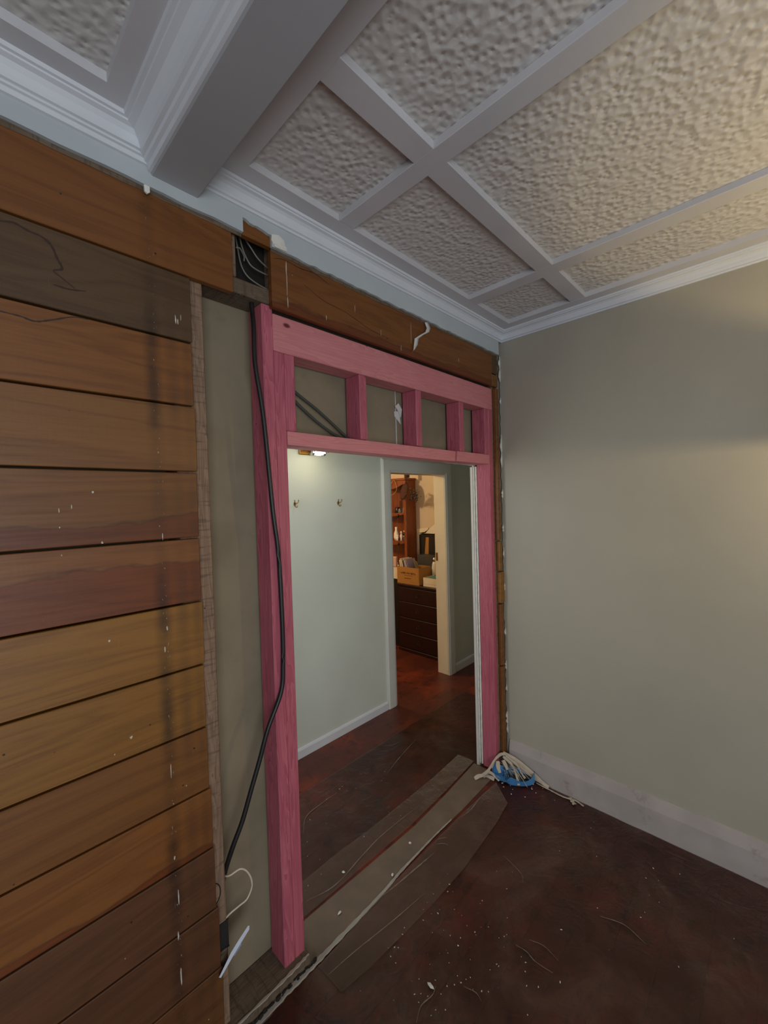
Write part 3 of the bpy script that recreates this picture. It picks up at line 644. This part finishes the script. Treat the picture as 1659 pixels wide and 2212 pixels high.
# pendant lamp hanging in the right room
t = thing('pendant_lamp', (-.50, -1.75, 2.729), 'pendant lamp with an opaque drum shade hanging in the right room', 'lamp')
bm = bmesh.new(); lathe(bm, (-.50, -1.75, 1.872), [(.16, 0), (.15, .115), (.147, .115), (.157, 0), (.16, 0)], 32); build('lamp_shade', bm, M['darkwood'], t, True)
bm = bmesh.new(); tube(bm, [(-.50, -1.75, 1.95), (-.50, -1.75, 2.72)], .003, 6, 1); build('cord', bm, M['black'], t)

# ================================================================== FLOOR COVERINGS AND JUNK
bm = bmesh.new(); prism(bm, [(-1.517, -.004, .0006), (-1.15, .004, .0006), (-1.046, .018, .0006), (-.746, .018, .0006), (-.491, .013, .0006), (-.150, .022, .0006), (-.112, .05, .0006), (-.115, .178, .0006), (-.45, .150, .0006), (-.764, .134, .0006), (-1.128, .144, .0006), (-1.415, .153, .0006), (-1.517, .153, .0006)], .0035, (0, 0, 1))
tag(lift(build('threshold_strip', bm, M['dusty'])), 'dusty olive-grey strip of bare floor where the old wall stood', 'floor strip')
def grid_sheet(name, poly_fn, nx, ny, mat, z0, amp):
    bm = bmesh.new(); g = {}
    for i in range(nx+1):
        for j in range(ny+1):
            x, y = poly_fn(i/nx, j/ny); zz = z0+amp*(noise.noise(Vector((x*5, y*5, 3)))+.6*noise.noise(Vector((x*14, y*14, 7)))+.8)*.5
            g[i, j] = bm.verts.new((x, y, max(z0, zz)))
    for i in range(nx):
        for j in range(ny): bm.faces.new((g[i, j], g[i+1, j], g[i+1, j+1], g[i, j+1]))
    return lift(build(name, bm, mat, smooth=True))
o = grid_sheet('plastic_sheet', lambda u, v: (-4.0+3.982*u, -2.9+(2.9-.02)*v), 150, 110, M['plastic'], .0012, .004)
tag(o, 'clear crumpled plastic dust sheet over the near room floor', 'plastic sheet')
bm = bmesh.new()
for pts, w in (([(-1.155, -.010, .0075), (-1.082, -.021, .0075), (-.923, -.036, .0075), (-.83, -.044, .0075)], .010), ([(-.551, -.016, .0075), (-.469, -.024, .0075), (-.349, -.014, .0075), (-.277, -.022, .0075)], .010),
               ([(-1.50, -.075, .0075), (-1.393, -.086, .0075), (-1.188, -.118, .0075), (-1.024, -.138, .0075)], .006), ([(-1.386, -.393, .006), (-1.346, -.376, .006), (-1.293, -.385, .006), (-1.261, -.378, .006)], .006),
               ([(-.95, -.52, .006), (-.945, -.56, .006), (-.955, -.60, .006), (-.95, -.66, .006)], .005), ([(-.90, -.55, .006), (-.885, -.60, .006), (-.895, -.66, .006)], .004),
               ([(-1.02, -.92, .006), (-1.03, -.98, .006), (-1.035, -1.0, .006), (-1.06, -1.08, .006)], .012), ([(-.78, -.024, .008), (-.76, -.045, .008), (-.748, -.068, .008)], .006), ([(-.755, -.008, .008), (-.74, -.02, .008), (-.722, -.036, .008)], .006),  # last two short ribbons here are glints on the plastic, painted pale
               ([(-.62, -.30, .006), (-.66, -.40, .006), (-.70, -.43, .006)], .004), ([(-.62, -.72, .006), (-.60, -.80, .006), (-.62, -.88, .006)], .005), ([(-1.20, -.45, .006), (-1.19, -.49, .006), (-1.20, -.52, .006)], .004)):
    bm = bmesh.new(); P = [(x+random.uniform(-.004, .004), y, z) for x, y, z in pts]; ribbon(bm, P, lambda q, w=w: .45*w*(.2+math.sin(math.pi*q)), .0008, 8, .6); build('crease_and_glint', bm, M['crease_and_glint'], o)
o = grid_sheet('plastic_sheet', lambda u, v: (-1.9+2.6*u, .162+.62*v), 90, 26, M['plastic_hall'], .0010, .003)
tag(o, 'clear plastic dust sheet over the hall floor beyond the opening', 'plastic sheet')
bm = bmesh.new()
for pts, w in (([(-1.392, .215, .0062), (-1.256, .180, .0062), (-1.056, .205, .0062), (-.893, .217, .0062), (-.54, .202, .0062)], .008), ([(-.577, .522, .004), (-.391, .575, .004), (-.141, .631, .004)], .006), ([(-1.185, .525, .004), (-1.104, .612, .004), (-.964, .63, .004), (-.878, .629, .004)], .008), ([(-1.33, .42, .004), (-1.30, .47, .004), (-1.31, .55, .004)], .008), ([(-.455, .250, .006), (-.462, .22, .006), (-.468, .193, .006)], .006)):
    bm = bmesh.new(); ribbon(bm, pts, lambda q, w=w: .5*w*(.2+math.sin(math.pi*q)), .0008, 8, .6); build('crease_and_glint', bm, M['crease_and_glint'], o)
def tape_strip(poly, lab, z=.0062):
    bm = bmesh.new(); prism(bm, [(x, y, z) for x, y in poly], .0012, (0, 0, 1)); tag(lift(build('clear_tape', bm, M['tape'])), lab, 'tape')
tape_strip([(-1.505, -.026), (-1.500, -.146), (-1.494, -.150), (-1.38, -.168), (-1.202, -.182), (-1.03, -.192), (-.816, -.196), (-.469, -.174), (-.30, -.150), (-.19, -.02), (-.49, -.006), (-1.05, -.004)], 'wide hazy clear tape along the near side of the bare floor strip')
tape_strip([(-1.517, .168), (-1.517, .301), (-1.145, .304), (-.923, .290), (-.392, .288), (-.105, .303), (-.095, .190), (-.45, .164), (-.78, .150), (-1.2, .158)], 'wide hazy clear tape along the hall side of the bare floor strip', .0048)
bm = bmesh.new(); ribbon(bm, [(-2.6, -.012, .001), (-1.742, -.009, .001), (-1.644, -.006, .002), (-1.495, -.007, .0045), (-1.402, -.006, .0045), (-1.148, -.001, .0045), (-1.03, .010, .0045), (-.909, .014, .0045), (-.746, .018, .0045), (-.6, .016, .0045)], lambda q: .030-.024*q, .0022, 10, .22)
tag(lift(build('plaster_ridge', bm, M['ridge'])), 'thin whitish ridge of tape and plaster along the near edge of the bare strip', 'plaster ridge')
bm = bmesh.new(); ribbon(bm, [(-1.80, .001, .046), (-1.66, .000, .046), (-1.56, .003, .046), (-1.524, .006, .046)], lambda q: .006+.006*math.sin(3*q), .0015, 6, .5); tag(lift(build('plate_edge_line', bm, M['ridge'])), 'pale line along the edge of the dusty bottom plate', 'paint line')  # thin pale ribbon along the near top edge of the plate
bm = bmesh.new(); rg = random.Random(4)
for i in range(60):
    x = rg.uniform(-1.80, -1.50); r_ = bmesh.ops.create_icosphere(bm, subdivisions=1, radius=rg.uniform(.002, .006))
    p = Vector((x, rg.uniform(-.004, .002)-.002, rg.uniform(.003, .012)))
    for v in r_['verts']: v.co = p+Vector((v.co.x*2, v.co.y, v.co.z))*rg.uniform(.7, 1.2)
tag(lift(build('dark_debris', bm, M['dark'])), 'dark dirt and debris along the foot of the dusty bottom plate', 'debris', kind='stuff')
# crumbs
bm = bmesh.new(); rc = random.Random(11)
def crumb(x, y, z, s):
    r = bmesh.ops.create_icosphere(bm, subdivisions=1, radius=s)
    a = rc.uniform(0, 6.3); st = rc.uniform(.6, 2.4)
    for v in r['verts']:
        c = v.co*rc.uniform(.7, 1.2); c.x *= st; c.z *= .5; v.co = Vector((x+c.x*math.cos(a)-c.y*math.sin(a), y+c.x*math.sin(a)+c.y*math.cos(a), z+c.z))
for i in range(150):
    if rc.random() < .6: x, y = rc.gauss(-1.15, .20), rc.gauss(-.38, .14)
    else: x, y = rc.uniform(-1.7, -.1), rc.uniform(-1.3, -.15)
    if y > -.15 or x > -.05: continue
    crumb(x, y, .009, rc.uniform(.0008, .0022))
for i in range(40): crumb(rc.uniform(-1.4, -.4), rc.uniform(.2, .7), .007, rc.uniform(.0008, .002))
for i in range(30): crumb(rc.gauss(-.09, .05)-.02, rc.gauss(-.10, .09), .010, rc.uniform(.0015, .004))
for x, y, s in ((-1.192, .20, .008), (-.865, .079, .008), (-1.326, .068, .006), (-1.277, -.365, .007), (-1.052, .024, .005)): crumb(x, y, .009, s)
tag(lift(build('plaster_crumbs', bm, M['gibedge'])), 'scattered white plaster crumbs on the plastic-covered floor', 'crumbs', kind='stuff')

# blue tray in the corner: a bent plastic tub with two bays
t = thing('blue_tray', (-.115, -.06, .007), 'crumpled blue plastic tub lying in the corner against the right post', 'tub')
A_, B_ = Vector((-.142, .018, .010)), Vector((-.045, -.185, .010)); ax = (B_-A_).normalized(); sd = Vector((ax.y, -ax.x, 0))   # sd points toward the camera side
if sd.x > 0: sd = -sd
def tubwall(profile_pts, name, mat):
    """profile_pts: list of (s along axis 0-1, d toward camera, top height)"""
    bm = bmesh.new(); L = (B_-A_).length; P = smoothpath([(s, d, h) for s, d, h in profile_pts], 5); prev = None
    for p in P:
        base = A_+ax*L*p.x+sd*p.y*.72; top = A_+ax*L*p.x+sd*p.y+Vector((0, 0, p.z)); inn = -sd*.003
        cur = [bm.verts.new(base), bm.verts.new(top), bm.verts.new(top+inn), bm.verts.new(base+inn)]
        if prev:
            for j in range(4): bm.faces.new((prev[j], prev[(j+1) % 4], cur[(j+1) % 4], cur[j]))
        else: bm.faces.new(cur)
        prev = cur
    bm.faces.new(prev[::-1]); bmesh.ops.recalc_face_normals(bm, faces=bm.faces); return build(name, bm, mat, t)
tubwall([(-.04, -.03, .062), (-.06, .0, .060), (-.01, .030, .040), (.08, .050, .030), (.19, .058, .022), (.24, .060, .010), (.30, .062, .014), (.42, .082, .056), (.52, .084, .054), (.66, .080, .040), (.80, .066, .036), (.94, .040, .044), (1.03, .0, .056), (1.02, -.03, .050)], 'front_wall', M['blue'])
tubwall([(-.03, -.032, .055), (.3, -.035, .045), (.7, -.035, .045), (1.0, -.03, .048)], 'back_wall', M['blue'])
bm = bmesh.new(); L = (B_-A_).length
prism(bm, [A_+ax*L*s+sd*d for s, d in ((-.03, -.03), (-.03, .01), (.1, .035), (.45, .048), (.8, .042), (1.0, .0), (1.0, -.03))], .003, (0, 0, 1)); build('base', bm, M['blue'], t)
bm = bmesh.new()
for s0, h in ((.28, .062), (.31, .055)):
    a = A_+ax*L*s0; prism(bm, [a-sd*.03, a+sd*.035, a+sd*.030+Vector((0, 0, h*.6)), a-sd*.03+Vector((0, 0, h))], .003, ax)
build('divider', bm, M['blue'], t)
# grey-black mesh inside the long bay, and torn tape over it
bm = bmesh.new(); rq = random.Random(3)
for i in range(26):
    a = A_+ax*L*rq.uniform(.32, .95)+sd*rq.uniform(-.02, .03); b = a+ax*rq.uniform(-.05, .05)+sd*rq.uniform(-.02, .02); a = a.copy(); a.z = rq.uniform(.014, .03); b.z = rq.uniform(.014, .038)
    tube(bm, [a, (a+b)/2+Vector((0, 0, .006)), b], .0035, 5, 4)
tag(lift(build('dark_netting', bm, plain('dark_grey_netting', srgb(66, 64, 58), .8))), 'dark grey tangle inside the blue tub', 'netting', kind='stuff')
bm = bmesh.new()
def strip3(pts, w, tw=(0, 0, 1)):
    P = smoothpath(pts, 6); prev = None; tw = Vector(tw)
    for i, p in enumerate(P):
        d = (P[min(i+1, len(P)-1)]-P[max(i-1, 0)]).normalized(); s = d.cross(tw)
        if s.length < .1: s = d.cross(Vector((1, .3, 0)))
        s.normalize(); ww = w*(.8+.2*math.sin(i*.45))*.42; nn = s.cross(d)*.0012
        cur = [bm.verts.new(p+s*ww), bm.verts.new(p-s*ww), bm.verts.new(p-s*ww+nn), bm.verts.new(p+s*ww+nn)]
        if prev:
            for j in range(4): bm.faces.new((prev[j], prev[(j+1) % 4], cur[(j+1) % 4], cur[j]))
        prev = cur
N_ = (-.75, -.30, .6)
strip3([(-.215, .075, .012), (-.195, .03, .06), (-.14, .015, .105), (-.085, .0, .122), (-.055, -.03, .11), (-.05, -.06, .07)], .020, N_)
strip3([(-.20, .06, .012), (-.190, .030, .05), (-.175, .0, .035), (-.165, -.03, .016)], .026, N_)
strip3([(-.13, .0, .100), (-.150, -.015, .075), (-.158, -.03, .055)], .030, N_); strip3([(-.10, -.02, .100), (-.115, -.045, .085), (-.125, -.06, .07)], .026, N_)
strip3([(-.08, -.01, .11), (-.090, -.07, .09), (-.115, -.11, .06), (-.150, -.145, .028)], .018, N_); strip3([(-.07, -.02, .115), (-.065, -.09, .085), (-.085, -.13, .06), (-.10, -.16, .05)], .014, N_)
for q in range(5):
    o_ = q*.009
    strip3([(-.060+.004*q, .0-o_, .122-o_), (-.045, -.09-o_, .100-o_*1.3), (-.036, -.18-o_, .060-o_), (-.034, -.25-o_*.6, .016)], .020, N_)
strip3([(-.06, -.05, .09), (-.05, -.13, .065), (-.06, -.18, .05)], .012, N_); strip3([(-.25, .09, .012), (-.225, .07, .026), (-.19, .04, .020), (-.175, .0, .012)], .026, N_); strip3([(-.17, .02, .07), (-.14, .02, .095), (-.11, .02, .07)], .018, N_)
for i in range(30):
    a = Vector((rq.uniform(-.12, -.035), rq.uniform(-.10, .01), rq.uniform(.05, .10))); d = Vector((rq.uniform(-.03, .03), rq.uniform(-.10, -.02), -a.z*rq.uniform(.3, .8)))
    tube(bm, [a, a+d*.5+Vector((0, 0, .012)), a+d], .0013, 4, 4)
tag(lift(build('torn_tape_tangle', bm, M['fibre'])), 'tangle of pale torn tape and fibres drooping over the blue tub', 'torn tape', kind='stuff')
bm = bmesh.new(); ribbon(bm, [(-.04, -.20, .009), (-.045, -.28, .009), (-.05, -.36, .009), (-.035, -.42, .009), (-.05, -.47, .009)], .008, .003, 6, .4); ribbon(bm, [(-.035, -.39, .009), (-.07, -.43, .009)], .02, .004, 6, .5)
tag(lift(build('torn_tape', bm, M['fibre'])), 'thin torn tape trailing along the skirting board from the blue tub', 'tape')

# ================================================================== FAR ROOM FURNITURE
ch = thing('chest_of_drawers', (1.33, 1.63, 0), 'dark mahogany chest of drawers in the far room', 'chest of drawers')
Y0, Y1, XF = 1.335, 1.925, 1.115
B('body', (XF+.012, Y0+.008, .0), (1.565, Y1-.008, .742), M['mahog'], ch, .003); B('top', (XF-.012, Y0-.004, .743), (1.567, Y1+.004, .766), M['mahog'], ch, .004)
B('plinth', (XF-.006, Y0, .0), (XF+.0115, Y1, .036), M['mahog'], ch, .003)
zz = [.728, .565, .388, .215, .042]
for a, b in zip(zz, zz[1:]):
    dwr = B('drawer', (XF, Y0+.02, b+.004), (XF+.0118, Y1-.02, a-.004), M['mahog'], ch, .003); zc = (a+b)/2+.005
    bm = bmesh.new(); box(bm, (XF-.004, 1.615, zc-.016), (XF-.0002, 1.645, zc+.016), .001); tube(bm, [(XF-.004, 1.612, zc), (XF-.016, 1.615, zc-.012), (XF-.018, 1.630, zc-.016), (XF-.016, 1.645, zc-.012), (XF-.004, 1.648, zc)], .002, 6, 4); build('handle', bm, M['darkwood'], dwr)
# dresser: dark base and open orange pine shelves
dz = thing('dresser', (1.42, 2.42, 0), 'orange pine dresser with open shelves and a dark base, crowded with ornaments', 'dresser')
DY0, DY1, DX = 1.992, 2.86, 1.375
bm = bmesh.new(); box(bm, (1.19, 1.955, 0), (1.565, DY1, .79), .004); build('base_cabinet', bm, M['darkwood'], dz)
B('side_panel', (DX+.01, DY0, .791), (1.565, DY0+.02, 1.948), M['honey'], dz, .002); B('side_panel', (DX+.01, DY1-.02, .791), (1.565, DY1, 1.948), M['honey'], dz, .002)
B('front_stile', (DX, DY0-.002, .80), (DX+.0095, DY0+.035, 1.948), M['honey'], dz, .002)
bm = bmesh.new()
for i in range(12): box(bm, (1.550, DY0+.021+i*.068, .80), (1.565, DY0+.021+i*.068+.066, 1.94), .003)
build('back_boards', bm, M['honey'], dz)
for z in (.86, 1.213, 1.556): B('shelf', (DX+.01, DY0+.021, z-.022), (1.549, DY1-.021, z), M['honey'], dz, .002)
bm = bmesh.new()
def valance(ztop, h):
    n = 24; lo = [(DX-.001, DY0+.035+(DY1-DY0-.07)*i/n, ztop-h*(.45+.55*abs(math.sin(math.pi*i*2/n)))) for i in range(n+1)]
    prism(bm, lo+[(DX-.001, DY1-.035, ztop), (DX-.001, DY0+.035, ztop)], .010, (1, 0, 0))
valance(1.556, .042); valance(1.213, .05); valance(1.948, .10); build('valance', bm, M['honey'], dz)
B('cornice', (DX-.012, DY0-.01, 1.949), (1.567, DY1+.01, 1.975), M['honey'], dz, .004)

def lathed(name, c, prof, mat, lab, cat, group=None, seg=14):
    bm = bmesh.new(); lathe(bm, c, prof, seg); return tag(lift(build(name, bm, mat, smooth=True)), lab, cat, group)
vase = [(.0001, 0), (.016, 0), (.022, .02), (.020, .05), (.009, .075), (.011, .095), (.0095, .095), (.007, .075), (.0001, .07)]
def sc(p, a, b): return [(r*a, z*b) for r, z in p]
lathed('bottle', (1.43, 2.205, 1.2135), sc(vase, 1.5, 1.75), M['bone'], 'white china bottle at the left of the middle dresser shelf', 'bottle')
fig = [(.0001, 0), (.015, 0), (.010, .02), (.016, .045), (.010, .06), (.006, .066), (.011, .076), (.011, .086), (.0001, .096)]
for i, (x, y, z, a, b, mt, lab) in enumerate(((1.41, 2.165, 1.2135, 1.3, .75, 'bone', 'small round-topped white figurine beside the white bottle on the dresser'), (1.42, 2.115, 1.2135, 1.1, 1.25, 'bone', 'tall cream figurine in the middle of the middle dresser shelf'),
        (1.45, 2.085, 1.2135, 1.2, 1.4, 'cream', 'cream figurine at the right of the middle dresser shelf'), (1.40, 2.135, 1.2135, .8, .5, 'redbrown', 'tiny russet figurine in front on the middle dresser shelf'))):
    lathed('figurine', (x, y, z), sc(fig, a, b), M[mt], lab, 'figurine', 'ornaments on the dresser')
jar = [(.0001, 0), (.022, 0), (.024, .01), (.024, .05), (.018, .06), (.018, .068), (.0001, .068)]
for x, y, z, a, b, mt, lab in ((1.43, 2.06, 1.5565, 1.1, 1.0, 'glass', 'clear glass jar at the right of the upper dresser shelf'), (1.41, 2.115, 1.5565, .9, .8, 'glass', 'small glass jar in the middle of the upper dresser shelf'),
        (1.44, 2.18, 1.5565, 1.5, 1.0, 'blackp', 'squat black pot on the upper dresser shelf'), (1.42, 2.045, 1.2135, 1.1, .9, 'glass', 'glass jar at the right end of the middle dresser shelf'),
        (1.43, 2.13, .8605, 1.5, 1.6, 'blackp', 'dark rounded pot on the lowest dresser shelf'), (1.39, 2.175, .8605, .9, 1.2, 'bone', 'small white pot beside the dark pot on the lowest dresser shelf')):
    lathed('jar', (x, y, z), sc(jar, a, b), M[mt], lab, 'jar')
lathed('dark_ball_ornament', (1.395, 2.045, 1.278), [(.0001, 0), (.016, .006), (.022, .02), (.018, .036), (.0001, .044)], M['blackp'], 'shiny dark ornament standing on the glass jar on the dresser', 'ornament')
tag(lift(B('card', (1.36, 2.215, 1.64), (1.364, 2.262, 1.765), M['cream'], bev=0)), 'cream card propped on the upper dresser shelf', 'card')
lathed('hanging_ornament', (1.366, 2.11, 1.515), [(.0001, -.02), (.012, -.01), (.016, .008), (.008, .02), (.0001, .024)], M['blackp'], 'dark bauble hanging in front of the upper shelf edge', 'ornament')
lathed('hanging_ornament', (1.366, 2.115, 1.178), [(.0001, -.02), (.010, -.01), (.013, .006), (.006, .018), (.0001, .022)], M['blackp'], 'dark bauble hanging in front of the middle shelf edge', 'ornament')
bm = bmesh.new(); tube(bm, [(1.355, 2.33, 1.86), (1.352, 2.22, 1.90), (1.352, 2.15, 1.955), (1.355, 2.12, 1.90), (1.352, 2.11, 1.84), (1.355, 2.16, 1.79), (1.352, 2.24, 1.765)], .0035, 6)
tag(lift(build('twig_garland', bm, plain('pale_twig', srgb(176, 130, 84), .7), smooth=True)), 'pale twig garland looped over the top of the dresser', 'garland')
# dark hat / fan hung at the dresser corner, dried flowers beside it
bm = bmesh.new(); lathe(bm, (0, 0, 0), [(.0001, .0), (.07, .004), (.10, .012), (.105, .02), (.07, .03), (.0001, .034)], 20)
rm = Matrix.Translation((1.365, 1.985, 1.81)) @ Matrix.Rotation(math.radians(-70), 4, 'Y')
for v in bm.verts: v.co = rm @ Vector((v.co.x*1.1, v.co.y*.55, v.co.z))
tag(lift(build('straw_hat', bm, M['redbrown'], smooth=True)), 'dark woven hat hanging on the corner of the dresser', 'hat')
t = thing('dried_flowers', (1.36, 1.86, 1.70), 'bunch of dried flowers and feathers hanging beside the dresser', 'dried flowers')
rf = random.Random(8); bm = bmesh.new()
for i in range(26):
    a = Vector((1.37, 1.93, 1.70)); e = Vector((1.35+rf.uniform(-.05, .05), 1.84+rf.uniform(-.075, .06), 1.765+rf.uniform(-.07, .08))); tube(bm, [a, (a+e)/2+Vector((0, 0, .01)), e], .002, 5, 3)
build('stems', bm, M['dried'], t)
bm = bmesh.new()
for i in range(46):
    p = Vector((1.35+rf.gauss(0, .025), 1.845+rf.gauss(0, .034), 1.765+rf.gauss(0, .034))); r = bmesh.ops.create_icosphere(bm, subdivisions=1, radius=rf.uniform(.006, .014))
    for v in r['verts']: v.co = p+v.co*rf.uniform(.6, 1.3)
build('flower_heads', bm, M['dried'], t)['kind'] = 'stuff'
# things on the chest
t = thing('cardboard_box', (1.24, 1.765, .767), 'open brown cardboard box with dark lettering on top of the chest', 'box')
def openbox(t, x0, x1, y0, y1, z0, z1, mt, th=.005, name='side'):
    bm = bmesh.new(); box(bm, (x0, y0, z0), (x0+th, y1, z1)); box(bm, (x1-th, y0, z0), (x1, y1, z1)); box(bm, (x0+th, y0, z0), (x1-th, y0+th, z1)); box(bm, (x0+th, y1-th, z0), (x1-th, y1, z1)); box(bm, (x0+th, y0+th, z0), (x1-th, y1-th, z0+th)); build('carton', bm, mt, t)
openbox(t, 1.125, 1.342, 1.612, 1.930, .767, .955, M['card'])
bm = bmesh.new(); y = 1.888; rl = random.Random(2)
for i in range(13):          # heavy worn title: unreadable, drawn as letter-like strokes
    w = .014
    box(bm, (1.1238, y-.003, .880), (1.1249, y, .899))
    if rl.random() < .8: box(bm, (1.1238, y-w, .880+rl.choice((0, .007, .015))), (1.1249, y-.003, .884+rl.choice((0, .007, .013))))
    if rl.random() < .75: box(bm, (1.1238, y-w, .880), (1.1249, y-w+.003, .899))
    y -= .0178
for i in range(20): box(bm, (1.1238, 1.825-i*.006-.004, .862), (1.1249, 1.825-i*.006, .866))
for i in range(13): box(bm, (1.1238, 1.822-i*.0075-.005, .828), (1.1249, 1.822-i*.0075, .835))
build('lettering', bm, M['ink'], t)
cols = ['cream', 'cream', 'card', 'cream', 'darkwood', 'cream', 'lavender', 'cream', 'darkwood', 'lavender']
for i, cn in enumerate(cols):
    yy = 1.906-i*.0135; rot = Matrix.Rotation(math.radians(-9-i*1.2), 3, 'X')
    bm = bmesh.new(); box(bm, (1.16+.004*(i % 3), yy-.0045, .790), (1.315, yy+.0045, 1.025+.006*((i*7) % 4)), .001, rot=rot)
    ORD = ['leftmost', 'second', 'third', 'fourth', 'fifth', 'sixth', 'seventh', 'eighth', 'ninth', 'tenth']; CN = {'cream': 'cream', 'card': 'tan', 'darkwood': 'dark', 'lavender': 'lavender grey'}
    tag(lift(build('record_sleeve', bm, M[cn])), f"{CN[cn]} record sleeve, {ORD[i]}{' from the left' if i else ''} of the upright sleeves in the cardboard box", 'record sleeve', 'record sleeves in the cardboard box')
for i in range(3):
    yy = 1.74-i*.018; bm = bmesh.new(); box(bm, (1.165, yy-.003, .79), (1.32, yy+.003, 1.03-.01*i), .001, rot=Matrix.Rotation(math.radians(-24), 3, 'X') @ Matrix.Rotation(math.radians(48), 3, 'Z'))
    tag(lift(build('record_sleeve', bm, M['picture'])), ('back', 'middle', 'front')[i]+' one of the three colourful record sleeves leaning on the right in the cardboard box', 'record sleeve', 'leaning record sleeves')
t = thing('white_box', (1.24, 1.47, .767), 'lower white card box at the right end of the chest', 'box'); B('carton', (1.140, 1.370, .767), (1.34, 1.566, .796), M['cream'], t, .001)
t = thing('white_box', (1.24, 1.47, .797), 'open white card box holding teal cloth, stacked on a flatter one', 'box'); openbox(t, 1.138, 1.335, 1.372, 1.562, .797, .862, M['cream'], .004)
bm = bmesh.new(); bmesh.ops.create_icosphere(bm, subdivisions=3, radius=1)
for v in bm.verts: v.co = Vector((1.23+v.co.x*.080, 1.455+v.co.y*.072, .845+v.co.z*.038*(1+.5*noise.noise(v.co*3))))
tag(lift(build('teal_cloth', bm, M['teal'], smooth=True)), 'crumpled teal cloth in the open white box', 'cloth')
t = thing('bottle', (1.375, 1.54, .767), 'white bottle with a chrome top standing behind the white boxes', 'bottle')
bm = bmesh.new(); lathe(bm, (1.375, 1.585, .767), [(.0001, 0), (.034, 0), (.036, .02), (.034, .16), (.026, .21), (.018, .235), (.0001, .236)], 18); build('body', bm, M['bone'], t, True)
bm = bmesh.new(); lathe(bm, (1.375, 1.585, 1.003), [(.0001, 0), (.017, 0), (.018, .02), (.014, .045), (.0001, .05)], 16); build('cap', bm, M['chrome'], t, True)
t = thing('picture_frame', (1.52, 1.80, .767), 'black framed picture leaning against the beige wall behind the chest', 'picture frame')
bm = bmesh.new(); box(bm, (1.500, 1.66, .767), (1.512, 1.68, 1.292)); box(bm, (1.500, 1.878, .767), (1.512, 1.898, 1.292)); box(bm, (1.500, 1.68, 1.272), (1.512, 1.878, 1.292)); box(bm, (1.500, 1.68, .767), (1.512, 1.878, .787)); build('frame', bm, M['blackp'], t)
B('picture', (1.506, 1.68, .787), (1.510, 1.878, 1.272), M['darkwood'], t, 0)
bm = bmesh.new(); prism(bm, [(1.5045, 1.800, 1.262), (1.5045, 1.757, 1.262), (1.5045, 1.768, 1.02), (1.5045, 1.828, 1.02)], .001, (1, 0, 0)); build('pale_figure', bm, M['card'], t)
t = thing('plastic_bin', (1.45, 1.74, .767), 'smoky clear plastic bin standing behind the cardboard box', 'bin'); openbox(t, 1.40, 1.485, 1.62, 1.845, .767, 1.065, M['clear'], .004)
bm = bmesh.new(); prism(bm, [(1.560, 1.985, 1.350), (1.560, 1.80, 1.372), (1.560, 1.815, 1.345), (1.560, 1.86, 1.318), (1.560, 1.975, 1.300)], .008, (1, 0, 0)); tag(lift(build('paper_banner', bm, M['cream'])), 'cream paper scroll pinned on the beige wall above the picture', 'paper')
bm = bmesh.new(); prism(bm, [(1.560, 1.80, 1.350), (1.560, 1.70, 1.420), (1.560, 1.60, 1.38), (1.560, 1.60, 1.302), (1.560, 1.97, 1.300), (1.560, 1.968, 1.20), (1.560, 1.955, 1.10), (1.560, 1.925, 1.12), (1.560, 1.93, 1.295), (1.560, 1.85, 1.305)], .006, (1, 0, 0)); tag(lift(build('white_cloth', bm, M['bone'])), 'white cloth hung on the wall around the top of the black picture', 'cloth')
t = thing('storage_tub', (1.22, 2.0, .79), 'cream tub at the left of the cardboard box, on the dresser base', 'tub'); openbox(t, 1.195, 1.36, 1.960, 2.14, .791, .925, M['cream'], .004)
bm = bmesh.new(); box(bm, (1.21, 2.025, .926), (1.24, 2.08, 1.045), .004); tag(lift(build('pink_carton', bm, plain('pale_pink_card', srgb(214, 170, 150), .6))), 'small pale pink carton standing on the cream tub', 'carton')
lathed('dark_vase', (1.26, 1.99, .926), sc(vase, 1.1, 1.0), M['blackp'], 'small dark vase between the pink carton and the cardboard box', 'vase')
tag(lift(B('speaker', (1.36, 1.955, 1.976), (1.42, 1.99, 2.07), M['blackp'], bev=.002)), 'small black speaker on top of the dresser', 'speaker')
